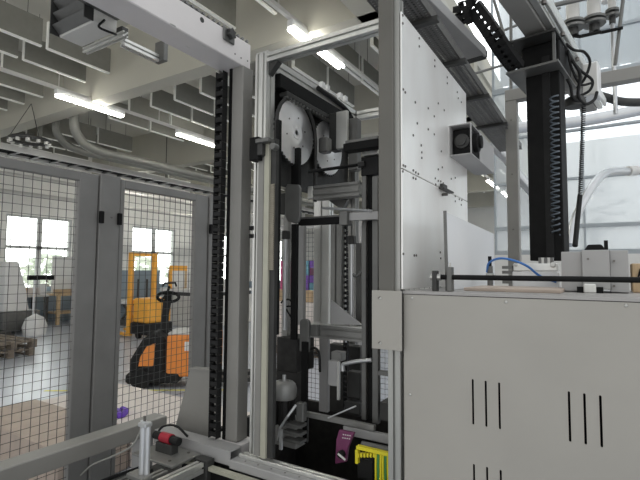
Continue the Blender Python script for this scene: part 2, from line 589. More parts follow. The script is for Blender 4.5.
tag(MB().tube([(-12.4, 2, 3.9), (-12.4, 22, 3.9)], .05, 10).out('wall_pipe', 'offwhite', smooth=True), 'thin pale pipe above and in front of the left wall pipe', 'pipe', 'wall pipes')

# tree line outside --------------------------------------------------
for i, (tx, ty, h) in enumerate(((-21, 8.2, 2.3), (-22, 11.6, 2.2), (-21, 15.6, 2.4), (-23, 20.5, 2.2))):
    t = thing('tree', ['pale green tree outside the leftmost window', 'pale green tree outside between the first windows', 'pale green tree outside the second window', 'pale green tree outside the far windows'][i], 'tree', (tx, ty, -.1), 'trees outside the windows')
    MB().cyl((tx, ty, -.1), (tx, ty, h * .5), .12, 8).out('trunk', 'pallet', t)
    mb = MB()
    for k in range(260):
        a, b_ = random.random() * 6.28, random.random() * 2 - 1
        rr = (1 - b_ * b_) ** .5 * (.6 + .4 * random.random())
        p = Vector((tx + math.cos(a) * rr * 1.1, ty + math.sin(a) * rr * 1.1, h * .62 + b_ * h * .38))
        R = Matrix.Rotation(random.random() * 6.28, 3, 'Z') @ Matrix.Rotation(random.random() * 3, 3, 'X')
        mb.obox(p, (.28, .2, .02), R)
    mb.out('crown', 'leaf', t)

# ================================================================ BACKGROUND THINGS
# pallet stack (far left)
def pallet(loc, label, group='wooden pallets in the stack by the left edge', rz=0.0):
    x, y, z = loc
    t = thing('pallet', label, 'pallet', loc, group)
    for k in range(5): MB().box(x - .6, x + .6, y - .4 + k * .175, y - .3 + k * .175, z + .122, z + .144).out('top_board', 'pallet', t)
    for k in range(3): MB().box(x - .6 + k * .53, x - .46 + k * .53, y - .4, y + .4, z + .10, z + .122).out('stringer_board', 'pallet', t)
    for k in range(3): MB().box(x - .6, x + .6, y - .4 + k * .35, y - .3 + k * .35, z, z + .022).out('bottom_board', 'pallet', t)
    for i in range(3):
        for j in range(3): MB().box(x - .6 + i * .53, x - .46 + i * .53, y - .4 + j * .35, y - .3 + j * .35, z + .022, z + .10).out('block', 'pallet', t)
    t.rotation_euler.z = rz
    return t


for k, nm in enumerate(('lower', 'upper')):
    pallet((-9.6 + .03 * k, 4.15, .144 * k), 'weathered grey wooden pallet, %s of the low stack of two at the left edge' % nm, rz=.05 * k)


def table(name, c, L, W, H, m_top, m_leg, label, shelf=True, rz=0):
    x, y = c
    t = thing(name, label, 'table', (x, y, 0), 'workshop tables by the windows')
    MB().box(x - L / 2, x + L / 2, y - W / 2, y + W / 2, H - .05, H).out('tabletop', m_top, t)
    for sx in (-1, 1):
        for sy in (-1, 1):
            MB().box(x + sx * (L / 2 - .05) - .04, x + sx * (L / 2 - .05) + .04, y + sy * (W / 2 - .05) - .04, y + sy * (W / 2 - .05) + .04, 0, H - .05).out('leg', m_leg, t)
    if shelf: MB().box(x - L / 2 + .02, x + L / 2 - .02, y - W / 2 + .02, y + W / 2 - .02, .3, .34).out('shelf', m_top, t)
    t.rotation_euler.z = rz
    return t


p = onz(62, 324, 0)
table('workbench', (p.x - .2, p.y + .25), 0.75, 1.0, .86, 'wood', 'wood', 'pale pine bench with a lower shelf beneath the left window')
tag(MB().box(p.x - .45, p.x + .05, p.y - .05, p.y + .5, .86, .98).out('carton', 'carton', bevel=.01), 'brown carton lying on the pale pine bench', 'box')
p2 = Vector((-13.55, 6.12, 0))
table('workbench', (p2.x - .1, p2.y + .1), .8, 1.6, .86, 'offwhite', 'dark', 'long pale topped bench left of the pine bench', False)
for k, (dx, dy, h, m_, lb) in enumerate(((-.1, -.45, .18, 'white', 'white box on the long pale bench, its left end'), (0, 0, .12, 'midgrey', 'flat grey box in the middle of the long pale bench'), (.05, .45, .2, 'paper', 'paper pile on the right end of the long pale bench'))):
    tag(MB().box(p2.x - .1 + dx - .2, p2.x - .1 + dx + .2, p2.y + .1 + dy - .2, p2.y + .1 + dy + .2, .86, .86 + h).out('bench_box', m_, bevel=.01), lb, 'box')
for k, (dy, m_) in enumerate(((-.4, 'magenta'), (.0, 'dark'), (.4, 'midgrey'))):
    tag(MB().box(p2.x - .4, p2.x + .25, p2.y + .1 + dy - .17, p2.y + .1 + dy + .17, .0, .40).out('storage_bin', m_, bevel=.02), ['dark red bin on the floor under the long bench', 'black bin on the floor under the long bench', 'grey bin on the floor under the long bench'][k], 'bin')
# small machine with screen left
p3 = onz(12, 333, 0)
t = thing('bindery_machine', 'grey machine with tall slanted white hood and black screen at the left edge', 'machine', (p3.x, p3.y, 0))
MB().box(p3.x - .35, p3.x + .3, p3.y - .35, p3.y + .5, .08, .55).out('body', 'midgrey', t, .02)
MB().prism([(p3.y - .33, .552), (p3.y + .25, .552), (p3.y + .15, 1.1), (p3.y - .05, 1.75), (p3.y - .33, 1.75)], 'x', p3.x - .3, p3.x + .25).out('hood', 'white', t, .01)
MB().cyl((p3.x + .35, p3.y + .3, 0), (p3.x + .35, p3.y + .3, 1.35), .03, 10).out('column', 'silver', t)
MB().box(p3.x + .28, p3.x + .4, p3.y + .15, p3.y + .75, 1.3, 1.42).out('screen', 'black', t)
for sx in (-1, 1):
    for sy in (-1, 1): MB().cyl((p3.x + sx * .25, p3.y + sy * .28 + .05, 0), (p3.x + sx * .25, p3.y + sy * .28 + .05, .08), .03, 8).out('foot', 'rubber', t)
tag(MB().lathe((p3.x + .75, p3.y + .15, 0), (0, 0, 1), [(.01, 0), (.24, 0), (.27, .2), (.2, .4), (.02, .5)], 14).out('waste_sack', 'white', smooth=True), 'white bulging sack on the floor beside the white hooded machine', 'sack')
bx_ = onz(62, 324, 0)
tag(MB().box(bx_.x - .48, bx_.x - .45, bx_.y - .1, bx_.y + .7, .86, 1.95).out('white_board', 'white'), 'tall white board standing on the pale pine bench in front of the window', 'board')
for i_, (dx_, dy_, w_, h_, m_, lb_) in enumerate(((.31, -.6, .08, .28, 'midgrey', 'grey upright box on the long pale bench'), (.31, -.2, .08, .35, 'dark', 'black upright box on the long pale bench'),
                                               (.31, .15, .07, .22, 'carton', 'small brown carton on the front of the long pale bench'), (.31, .65, .08, .3, 'white', 'small white box at the right end of the long pale bench'))):
    tag(MB().box(p2.x - .1 + dx_ - w_, p2.x - .1 + dx_ + w_, p2.y + .1 + dy_ - w_, p2.y + .1 + dy_ + w_, .862, .86 + h_).out('bench_box', m_, bevel=.01), lb_, 'box')
tag(MB().box(p3.x + .4, p3.x + 1.0, p3.y - 1.0, p3.y - .4, .0, .10).box(p3.x + .45, p3.x + .95, p3.y - .95, p3.y - .45, .1, .16).out('parts_tray', 'dark'), 'low dark tray lying on the floor in front of the white hooded machine', 'tray')

# orange pallet truck (near)
c0 = onz(162, 383, 0)
ox, oy = c0.x, c0.y
t = thing('pallet_truck', 'orange electric pallet truck with black tiller behind the second fence panel', 'pallet truck', (ox, oy, 0))
fr = Vector((.15, .99, 0))


def BX(cx, cy, cz, sx, sy, sz): return (ox + cx, oy + cy, cz), (sx, sy, sz)


bb_ = MB().obox(*BX(.02, .46, .43, .62, .68, .56)).out('battery_box', 'orange', t, .03, bseg=2)
MB().obox(*BX(.02, .46, .725, .60, .66, .03)).out('battery_cover', 'offwhite', bb_, .01)
MB().obox(*BX(.335, .42, .56, .008, .12, .12)).out('label_plate', 'white', bb_)
MB().prism([(oy - .36, .12), (oy + .10, .12), (oy + .10, .66), (oy - .05, .76), (oy - .20, .66), (oy - .36, .38)], 'x', ox - .28, ox + .30).out('drive_hood', 'rubber', t, .03)
MB().prism([(oy - .24, .30), (oy - .05, .30), (oy - .03, .60), (oy - .14, .56), (oy - .22, .42)], 'x', ox + .30, ox + .32).out('side_panel', 'orange', t)
MB().obox(*BX(.02, -.05, .14, .66, .70, .14)).out('bumper', 'rubber', t, .03)
MB().cyl((ox - .33, oy - .2, .13), (ox + .36, oy - .2, .13), .13, 20).out('drive_wheel', 'rubber', t)
tl_ = MB().tube([(ox, oy, .62), (ox, oy + .02, .95), (ox, oy + .04, 1.14)], [.07, .05, .06], 10).out('tiller', 'rubber', t)
MB().tube([(ox + math.cos(a) * .02, oy + .05 + math.sin(a) * .15, 1.20 + math.cos(a) * .07) for a in [2 * math.pi * k / 20 for k in range(20)]], .022, 8, True).out('tiller_handle', 'black', tl_, smooth=True)
MB().obox(*BX(0, .05, 1.19, .08, .10, .12)).out('control_head', 'black', tl_, .02)
for s_ in (-1, 1): MB().box(ox + s_ * .2 - .08, ox + s_ * .2 + .08, oy + .7, oy + 1.8, .06, .12).out('fork', 'dark', t)
t.rotation_euler.z = -.92

# yellow-orange stacker (behind)
c1 = onz(128, 372, 0)
c1 = onz(141, 336, 0)
sx_, sy_ = c1.x, c1.y
t = thing('stacker', 'amber walk-behind stacker with tall mast beyond the orange pallet truck', 'stacker', (sx_, sy_, 0))
for d in (-.33, .33): MB().box(sx_ - .05, sx_ + .05, sy_ + d - .045, sy_ + d + .045, .05, 1.98).out('mast_post', 'amber', t)
MB().box(sx_ - .04, sx_ + .04, sy_ - .30, sy_ + .30, 1.90, 1.97).out('mast_top_bar', 'amber', t)
MB().box(sx_ - .04, sx_ + .04, sy_ - .30, sy_ + .30, .78, .86).out('mast_bar', 'amber', t)
for d in (-.12, .12): MB().cyl((sx_, sy_ + d, .86), (sx_, sy_ + d, 1.35), .025, 8).out('lift_cylinder', 'dark', t)
MB().box(sx_ + .1, sx_ + .65, sy_ - .33, sy_ + .33, .36, .92).out('motor_cover', 'amber', t, .05, bseg=2)
MB().box(sx_ + .05, sx_ + .70, sy_ - .35, sy_ + .35, .10, .36).out('chassis', 'rubber', t, .02)
MB().tube([(sx_ + .65, sy_, .85), (sx_ + .85, sy_, 1.0), (sx_ + .95, sy_, 1.2)], .03, 8).out('tiller', 'rubber', t)
MB().tube([(sx_ + .95, sy_ - .2, 1.2), (sx_ + .97, sy_ - .15, 1.28), (sx_ + .97, sy_ + .15, 1.28), (sx_ + .95, sy_ + .2, 1.2)], .022, 8).out('tiller_handle', 'rubber', t)
for d in (-.3, .3): MB().box(sx_ - 1.0, sx_ - .05, sy_ + d - .07, sy_ + d + .07, .04, .10).out('fork', 'amber', t)
for d in (-.3, .3): MB().cyl((sx_ + .3, sy_ + d - .03, .09), (sx_ + .3, sy_ + d + .03, .09), .09, 14).out('wheel', 'rubber', t)

# machine behind the stackers + shelf with orange frame
p = D(192, 285, 13.4)
t = thing('sheet_feeder', 'pale long sheet feeding machine standing behind the orange pallet truck', 'machine', (p.x, p.y, 0))
MB().box(p.x - .8, p.x + 1.0, p.y - .5, p.y + 1.6, .0, .85).out('body', 'offwhite', t, .02)
MB().box(p.x - .8, p.x + 1.0, p.y - .5, p.y + 1.6, .95, 1.02).out('table', 'white', t, .01)
MB().box(p.x - .75, p.x + .95, p.y - .45, p.y + 1.5, .85, .95).out('belt_gap', 'dark', t)
MB().box(p.x - .4, p.x + .6, p.y + .4, p.y + 1.2, 1.02, 1.3).out('cover', 'offwhite', t, .03)
q = D(176, 272, 10.5)
q = Vector((p.x - .6, p.y + .0, 1.02))
t = thing('picture_frame_stand', 'orange framed board standing on the pale machine in the distance', 'board', (q.x, q.y, 1.02))
MB().box(q.x - .03, q.x + .03, q.y - .32, q.y + .32, 1.55, 1.70).out('top_bar', 'amber', t)
MB().box(q.x - .03, q.x + .03, q.y + .24, q.y + .32, 1.02, 1.55).out('post', 'wood', t)
MB().box(q.x - .03, q.x + .03, q.y - .32, q.y - .24, 1.02, 1.55).out('post', 'amber', t)
MB().box(q.x - .015, q.x + .015, q.y - .24, q.y + .24, 1.05, 1.55).out('board', 'white', t)
tag(MB().box(-12.6, -12.3, 8.6, 10.0, 0, 1.55).out('partition_panel', 'wallblue'), 'blue-grey partition panel behind the amber stacker', 'partition')
tag(MB().box(-12.3, -11.7, 10.3, 10.9, 0, 1.5).out('white_cabinet', 'white', bevel=.02), 'narrow white cabinet right of the blue-grey partition', 'cabinet')
p = onz(122, 328, 0)
t = thing('paper_lift', 'low white and grey floor lift left of the stacker', 'lift', (p.x - .6, p.y + .6, 0))
MB().box(p.x - 1.0, p.x - .2, p.y + .2, p.y + 1.0, .62, .70).out('platform', 'white', t)
MB().box(p.x - .9, p.x - .3, p.y + .3, p.y + .9, .0, .16).out('base', 'midgrey', t)
MB().obox((p.x - .6, p.y + .6, .39), (.05, .05, .62), Matrix.Rotation(.7, 3, 'X')).obox((p.x - .6, p.y + .6, .39), (.05, .05, .62), Matrix.Rotation(-.7, 3, 'X')).out('scissor_arm', 'dark', t)

# coloured cartons seen through the machine
p = D(310, 285, 9.0)
cols = ['pink', 'violet', 'teal', 'pink', 'violet', 'violet', 'pink', 'teal', 'magenta', 'pink', 'teal', 'violet']
nmz = ['bottom row', 'second row', 'third row', 'top row']
t = pallet((p.x, p.y, 0), 'wooden pallet under the wrapped load seen through the machine frame', 'far pallet')
tag(MB().box(p.x - .55, p.x + .55, p.y - .4, p.y + .4, .144, 1.0).out('wrapped_load', 'paper', bevel=.02), 'pale wrapped load on the far pallet seen through the machine frame', 'load')
tag(MB().box(p.x - .55, p.x + .55, p.y - .4, p.y + .4, 1.0, 1.22).out('carton_tray', 'carton', bevel=.01), 'brown carton tray on the wrapped load', 'carton')
k = 0
for r in range(4):
    for c_ in range(3):
        tag(MB().box(p.x - .5 + c_ * .34, p.x - .18 + c_ * .34, p.y - .3, p.y + .3, 1.22 + r * .14, 1.355 + r * .14).out('coloured_box', cols[k], bevel=.004),
            '%s box, %s %s of the coloured stack seen through the machine' % (cols[k] if cols[k] != 'magenta' else 'dark red', nmz[r], ['left', 'middle', 'right'][c_]), 'box', 'coloured boxes on the far pallet')
        k += 1

# white paper piles by the fence
a = onz(140, 418, .35)
t = thing('paper_pile', 'low white sheet pile with purple ribbon behind the second fence panel', 'paper pile', (-3.8, 3.0, 0))
MB().box(-4.80, -2.75, 2.45, 3.35, 0.0, .29).out('sheets', 'paper', t, .005)
pr_ = bez([onz(108, 418, .31), onz(111, 413, .315), onz(117, 411, .31), onz(120, 416, .31), onz(126, 411, .31), onz(122, 409, .31)], 6)
MB().tube(pr_, .028, 6).out('ribbon', 'purple', t)
tag(MB().box(-4.75, -3.3, 1.85, 2.43, 0, .33).out('wrapped_stack', 'brown', bevel=.01), 'brown wrapped stack on the floor behind the first fence panel', 'stack')
mb = MB()
for k in range(2): mb.box(-7.2 + k * 1.1, -6.1 + k * 1.1, 3.95 + .2 * k, 4.0 + .2 * k, .0, .004)
o = MB().obox((-5.2, 4.05, .002), (2.6, .05, .004), Matrix.Rotation(.6, 3, 'Z')).out('floor_tape', 'tape')
tag(o, 'yellow tape line on the floor in front of the pallet truck', 'tape')
# ================================================================ FENCE
FX = -2.5


def fy(px, py=300): return onx(px, py, FX).y


FT = 2.14
y_a, y_b, y_c, y_d = fy(74), fy(93), fy(114), fy(190)
y_e = fy(214)


def fence_panel(name, y0, y1, label, stile0=.045, stile1=.045):
    t = thing(name, label, 'fence', (FX, (y0 + y1) / 2, 0.02), 'machine guard fence panels')
    MB().box(FX - .02, FX + .02, y0, y0 + stile0, .05, FT).out('side_post', 'fence', t, .003)
    MB().box(FX - .02, FX + .02, y1 - stile1, y1, .05, FT).out('side_post', 'fence', t, .003)
    MB().box(FX - .02, FX + .02, y0 + stile0, y1 - stile1, FT - .05, FT).out('top_rail', 'fence', t, .003)
    MB().box(FX - .02, FX + .02, y0 + stile0, y1 - stile1, .05, .10).out('bottom_rail', 'fence', t, .003)
    mb = MB()
    y = y0 + stile0
    while y < y1 - stile1:
        mb.box(FX - .0015, FX + .0015, y - .0010, y + .0010, .10, FT - .05)
        y += .045
    z = .12
    while z < FT - .05:
        mb.box(FX + .0015, FX + .0045, y0 + stile0, y1 - stile1, z - .0010, z + .0010)
        z += .045
    mb.out('wire_mesh', 'wire', t)
    for yy in (y0 + .06, y1 - .06): MB().box(FX - .02, FX + .02, yy - .02, yy + .02, .02, .05).out('foot', 'fence', t)
    return t


fence_panel('mesh_fence', y_b - 1.75, y_b - .005, 'dark grey mesh fence panel left of the double post', .045, y_b - y_a)
fence_panel('mesh_fence', y_c + .005, y_e - .10, 'dark grey mesh fence panel between the double post and the black cable chain', .03, .12)
for (a, b, lb) in ((y_b, y_c, 'dark grey fence post between the two mesh panels with black hinges'), (y_e - .095, y_e, 'dark grey fence post right beside the black cable chain')):
    t = thing('fence_post', lb, 'fence post', (FX, (a + b) / 2, 0), 'guard fence posts')
    MB().box(FX - .03, FX + .03, a + .002, b - .002, .012, FT + .01).out('post_tube', 'fence', t, .004)
    MB().box(FX - .06, FX + .06, a + .002, b - .002, 0, .012).out('foot_plate', 'fence', t)
    for yy in (a + .008, b - .008):
        MB().box(FX + .028, FX + .05, yy - .012, yy + .012, 1.86, 1.93).out('hinge', 'black', t, .003)
    MB().cyl((FX + .03, (a + b) / 2 + .01, 1.90), (FX + .034, (a + b) / 2 + .01, 1.90), .005, 8).out('bolt', 'bolt', t)
# more fence at the far side, seen through the machine
for i, (x0, x1) in enumerate(((-3.3, -2.2), (-2.15, -1.05))):
    t = thing('rear_mesh_fence', 'light grey mesh fence panel seen through the machine, the %s of two' % ['left', 'right'][i], 'fence', ((x0 + x1) / 2, 4.2, 0), 'rear guard fence panels')
    for xx in (x0, x1 - .05): MB().box(xx, xx + .05, 4.18, 4.22, 0, 2.1).out('side_post', 'colgrey', t, .003)
    MB().box(x0 + .05, x1 - .05, 4.18, 4.22, 2.05, 2.1).out('top_rail', 'colgrey', t)
    MB().box(x0 + .05, x1 - .05, 4.18, 4.22, .1, .15).out('bottom_rail', 'colgrey', t)
    mb = MB()
    x = x0 + .05
    while x < x1 - .05:
        mb.box(x - .0015, x + .0015, 4.199, 4.201, .15, 2.05)
        x += .05
    z = .2
    while z < 2.05:
        mb.box(x0 + .05, x1 - .05, 4.201, 4.203, z - .0015, z + .0015)
        z += .05
    mb.out('wire_mesh', 'wire', t)

# ================================================================ MACHINE CABINET (right foreground)
CX0, CX1, CY, CT = -.597, .95, 1.51, 1.53
t = thing('machine_cabinet', 'large grey-beige sheet metal cabinet with vertical vent slots, right foreground', 'machine cabinet', ((CX0 + CX1) / 2, CY + .4, 0))
# front panel with slots cut through
slots = []
for px, a, b in ((473, 380.5, 426), (486, 381.5, 428), (499.5, 383, 430.5), (569.5, 391, 441), (585, 392.5, 443), (601, 394, 445.5)):
    slots.append((ony(px, (a + b) / 2, CY).x, ony(px, b, CY).z, ony(px, a, CY).z))
z1s = sum(s_[1] for s_ in slots) / 6
z2s = sum(s_[2] for s_ in slots) / 6
z1b = z1s - .095 - (z2s - z1s) + .0
zrow = [(z1s, z2s), (ony(487, 467, CY).z - (z2s - z1s), ony(487, 467, CY).z)]
sxs = [s_[0] for s_ in slots]
SW = .0055
mb = MB()
Y0, Y1 = CY, CY + .003


def slotted_panel(mb, x0, x1, z0, z1, sxs, rows):
    xs = [x0] + [v for s_ in sxs for v in (s_ - SW / 2, s_ + SW / 2)] + [x1]
    for i in range(len(xs) - 1):
        if i % 2 == 0:
            mb.box(xs[i], xs[i + 1], Y0, Y1, z0, z1)
        else:
            zz = [z0]
            for a, b in sorted(rows): zz += [a, b]
            zz.append(z1)
            for j in range(0, len(zz), 2): mb.box(xs[i], xs[i + 1], Y0, Y1, zz[j], zz[j + 1])


# one clean face with slot holes (bmesh with hole loops through triangle fill)
def holed_panel(x0, x1, z0, z1, holes, y, th):
    b = bmesh.new()
    edges = []

    def loop(pts):
        v = [b.verts.new((p[0], y, p[1])) for p in pts]
        for i in range(len(v)): edges.append(b.edges.new((v[i], v[(i + 1) % len(v)])))
    loop([(x0, z0), (x1, z0), (x1, z1), (x0, z1)])
    for hx, a, c in holes:
        r = SW / 2
        pts = [(hx + r * math.cos(q), a + r + r * math.sin(q)) for q in [math.pi + math.pi * k / 6 for k in range(7)]]
        pts += [(hx + r * math.cos(q), c - r + r * math.sin(q)) for q in [math.pi * k / 6 for k in range(7)]]
        loop(pts)
    bmesh.ops.triangle_fill(b, use_beauty=True, use_dissolve=False, edges=edges)
    r = bmesh.ops.extrude_face_region(b, geom=list(b.faces))
    bmesh.ops.translate(b, vec=(0, th, 0), verts=[g for g in r['geom'] if isinstance(g, bmesh.types.BMVert)])
    m_ = MB()
    m_.b.free()
    m_.b = b
    return m_


SW = .0062
holes = [(hx, a, c) for hx in sxs for a, c in zrow]
holed_panel(CX0 + .004, CX1, .12, CT - .012, holes, CY, .003).out('front_panel', 'cab', t)
MB().box(CX0 - .001, CX1, CY - .002, CY + .75, CT - .010, CT).out('top_plate', 'cab_edge', t, .001)
MB().box(CX0, CX0 + .003, CY + .004, CY + .75, .1, CT - .012).out('side_panel', 'cab', t)
MB().box(CX1 - .003, CX1, CY + .004, CY + .75, .1, CT - .012).out('side_panel', 'cab', t)
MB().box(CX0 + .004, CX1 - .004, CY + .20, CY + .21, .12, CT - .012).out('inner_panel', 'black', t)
MB().box(CX0, CX1, CY + .05, CY + .72, 0, .10).out('plinth', 'dark', t)
for px, py in ((412, 298), (506, 302), (626, 305.5), (410, 394.5)):
    q = ony(px, py, CY)
    MB().lathe(q, (0, -1, 0), [(.0045, 0), (.0045, .0015), (.003, .003), (.0005, .0032)], 12).out('screw', 'screw', t)

# cover plate left of it, on the frame post
q0, q1 = ony(373, 290, 1.495), ony(403, 351, 1.495)
t = thing('cover_plate', 'small light grey cover plate with two screws left of the big cabinet panel', 'cover plate', ((q0.x + q1.x) / 2, 1.49, q1.z))
MB().box(q0.x, q1.x, 1.485, 1.488, q1.z, q0.z).out('plate', 'cab', t, .001)
for py in (298, 343):
    q = ony(380.5, py, 1.485)
    MB().lathe(q, (0, -1, 0), [(.0045, 0), (.0045, .003), (.0005, .0035)], 12).out('screw', 'screw', t)
    MB().obox(q + Vector((-.004, -.003, .002)), (.010, .003, .003), Matrix.Rotation(-.6, 3, 'Y')).out('screw_slot', 'bolt', t)

# ================================================================ MACHINE FRAME (aluminium extrusions)
FZ0, FZ1 = .86, 2.53
LX = -1.235
t = frame = thing('aluminium_frame', 'tall frame of slotted aluminium extrusions around the sprockets', 'machine frame', (-.93, 1.95, .8))
mb = MB()
profile(mb, (LX, 1.53, .8), (LX, 1.53, FZ1), .06, .06, 2, 1).out('post', 'alu', t)
profile(MB(), (-.63, 1.53, .0), (-.63, 1.53, FZ1 + .06), .045, .045, 1, 1).out('post', 'alu_mid', t)
profile(MB(), (LX, 2.36, .8), (LX, 2.36, FZ1), .045, .045).out('post', 'alu_dull', t)
profile(MB(), (-.63, 2.36, .8), (-.63, 2.36, FZ1), .045, .045).out('post', 'alu', t)
profile(MB(), (LX + .03, 1.53, FZ1 - .02), (-.66, 1.53, FZ1 - .02), .045, .04).out('top_rail', 'alu', t)
profile(MB(), (LX, 1.56, FZ1 - .03), (LX, 2.34, FZ1 - .03), .045, .06, 1, 1).out('side_rail', 'alu', t)
profile(MB(), (LX + .03, 2.36, FZ1 - .03), (-.65, 2.36, FZ1 - .03), .045, .045).out('rear_rail', 'alu', t)
# flat grey post face
a, b = ony(378.5, 200, 1.49).x, ony(393, 200, 1.49).x
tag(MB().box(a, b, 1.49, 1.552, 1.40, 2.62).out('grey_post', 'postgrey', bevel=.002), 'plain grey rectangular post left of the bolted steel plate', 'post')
MB().box(LX - .025, LX + .035, 1.50, 1.56, FZ1, FZ1 + .006).out('end_cap', 'alu', t)
# corner brackets
for (cx_, cz_) in ((LX + .03, FZ1 - .045),):
    MB().prism([(cx_, cz_), (cx_ + .05, cz_), (cx_, cz_ - .05)], 'y', 1.515, 1.545).out('corner_bracket', 'dark', t)

# bolted side plate
t = thing('side_plate', 'tall bolted steel side plate rising behind the cabinet', 'steel plate', (-.6, 2.4, 1.54))
pa = onx(402, 9, -.6)
pe = onx(499, 210, -.6)
seam0, seam1 = onx(402, 166, -.6).z, 1.955
PY1 = 2.42
MB().box(-.606, -.6, 1.515, PY1, 1.962, 2.535).out('upper_plate', 'plate', t, .001)
MB().box(-.606, -.6, 1.515, PY1, 1.535, 1.958).out('lower_plate', 'plate', t, .001)
bl = [(402.5, 15), (402.5, 23), (419, 38), (419, 46), (434.5, 60), (434.5, 66), (447, 77), (447, 83), (457, 92), (458, 98), (461, 102), (403, 89), (405, 92),
      (415, 102), (428, 108), (438, 103), (444, 110), (434, 116), (417, 123), (428, 129), (413, 135), (434, 134), (421, 145), (421.5, 152), (421.5, 157.5),
      (441, 151), (438, 169), (442, 167), (403, 165), (405, 166), (402.5, 171), (413, 170), (415.5, 172), (418, 173.5), (413, 177.5), (415.5, 178.5),
      (435, 178), (438, 180.5), (440.5, 181), (443, 183), (435.5, 184), (451, 178.5), (455, 177.5), (455, 196), (459, 199), (461.5, 200), (455, 201), (461, 204.5),
      (466.5, 189), (467, 193.5), (403, 253.5), (414, 255), (416, 255), (440, 252), (445, 254), (440.5, 258)]
b0 = MB().lathe((-.6, 2, 2), (1, 0, 0), [(.0046, 0), (.0046, .003), (.0025, .0035), (.0005, .0035)], 10).out('bolt', 'bolt', t)
first = True
for px, py in bl:
    q = onx(px, py, -.6)
    if q.y > PY1 - .02: continue
    if first:
        b0.location = q - Vector((0, 0, .006)) - WL[t.name] + Vector((.0018, 0, 0))
        first = False
    else:
        clone(b0, t, q - Vector((0, 0, .006)) + Vector((.0018, 0, 0)))
q = onx(442, 188, -.6)
MB().box(-.6, -.575, q.y - .05, q.y + .10, q.z - .012, q.z - .004).box(-.6, -.585, q.y - .03, q.y + .03, q.z - .004, q.z + .015).out('latch', 'dark', t, .002)
MB().cyl((-.6, q.y, q.z - .03), (-.575, q.y, q.z - .03), .006, 8).out('latch_pin', 'bolt', t)

# servo / fan box on the plate
q = onx(449, 136, -.6)
by0, bz0, bz1 = onx(449, 140, -.6).y, onx(449, 156, -.6).z, onx(449, 126, -.6).z
bx1 = -.50
t = thing('drive_box', 'open fronted grey box holding a black drive on the steel plate', 'drive box', (-.55, by0 + .2, bz0))
B1 = by0 + .50
MB().box(-.60, bx1, by0, B1, bz0, bz0 + .004).out('bottom_plate', 'colgrey', t)
MB().box(-.60, bx1, by0, B1, bz1 - .004, bz1).out('top_plate', 'colgrey', t)
MB().box(-.60, -.596, by0, B1, bz0 + .004, bz1 - .004).out('back_plate', 'colgrey', t)
MB().box(bx1 - .004, bx1, by0, by0 + .012, bz0 + .004, bz1 - .004).box(bx1 - .004, bx1, by0 + .17, B1, bz0 + .004, bz1 - .004).out('side_plate', 'colgrey', t)
MB().box(-.592, bx1 - .006, by0 + .04, by0 + .4, bz0 + .012, bz1 - .012).out('drive', 'black', t, .004)
zc_ = (bz0 + bz1) / 2
MB().lathe((-.55, by0 + .04, zc_), (0, -1, 0), [(.034, 0), (.034, .01), (.022, .012), (.022, .024), (.004, .026)], 20).out('fan_hub', 'dark', t)
MB().lathe((bx1 - .006, by0 + .09, zc_), (1, 0, 0), [(.045, 0), (.045, .02), (.030, .024), (.030, .034), (.006, .036)], 20).out('motor_flange', 'black', t)

# translucent guard sheet on the cabinet
g0, g1 = onx(446, 212, -.47), onx(494, 234, -.47)
t = thing('guard_sheet', 'pale translucent guard sheet standing on the cabinet beside the steel plate', 'guard', (-.47, (g0.y + g1.y) / 2, CT))
MB().prism([(g0.y, g0.z), (g1.y, onx(494, 234, -.47).z), (g1.y, CT + .002), (g0.y + .015, CT + .002)], 'x', -.476, -.47).out('sheet', 'frost', t)
MB().prism([(g0.y - .006, g0.z + .004), (g0.y + .001, g0.z + .004), (g0.y + .016, CT), (g0.y + .009, CT)], 'x', -.478, -.468).out('edge_strip', 'midgrey', t)
for k in (.3, .7):
    yy = g0.y + (g1.y - g0.y) * k
    MB().lathe((-.47, yy, CT + .04), (1, 0, 0), [(.005, 0), (.005, .003), (.0005, .0035)], 10).out('bolt', 'bolt', t)

# black round bar above the cabinet
q0, q1 = ony(436, 277, 1.57), ony(640, 280, 1.57)
zr = (q0.z + q1.z) / 2
t = thing('round_bar', 'black round bar running along above the cabinet top', 'bar', (0, 1.57, zr))
MB().cyl((q0.x, 1.57, zr), (.94, 1.57, zr), .0085, 14).out('rod', 'black', t, smooth=True)
MB().box(q0.x - .010, q0.x + .006, 1.555, 1.585, CT, zr + .022).out('end_bracket', 'dark', t, .002)
MB().box(ony(448, 270, 1.57).x, ony(452.5, 270, 1.57).x, 1.552, 1.588, CT, zr + .035).out('clamp', 'midgrey', t, .002)
MB().cyl((q0.x - .018, 1.57, zr), (q0.x + .018, 1.57, zr), .012, 12).out('end_nut', 'screw', t)
MB().cyl((ony(450, 270, 1.57).x, 1.57, zr + .035), (ony(450, 270, 1.57).x, 1.57, zr + .05), .004, 8).out('set_screw', 'screw', t)
MB().box(.90, .92, 1.555, 1.585, CT, zr + .02).out('end_bracket', 'dark', t, .002)

# board lying on the cabinet under the bar
tag(MB().box(ony(470, 289, 1.75).x, ony(563, 289, 1.75).x, 1.66, 1.95, CT, CT + .012).out('brown_board', 'brown', bevel=.002), 'flat brown board lying on the cabinet top below the black bar', 'board')

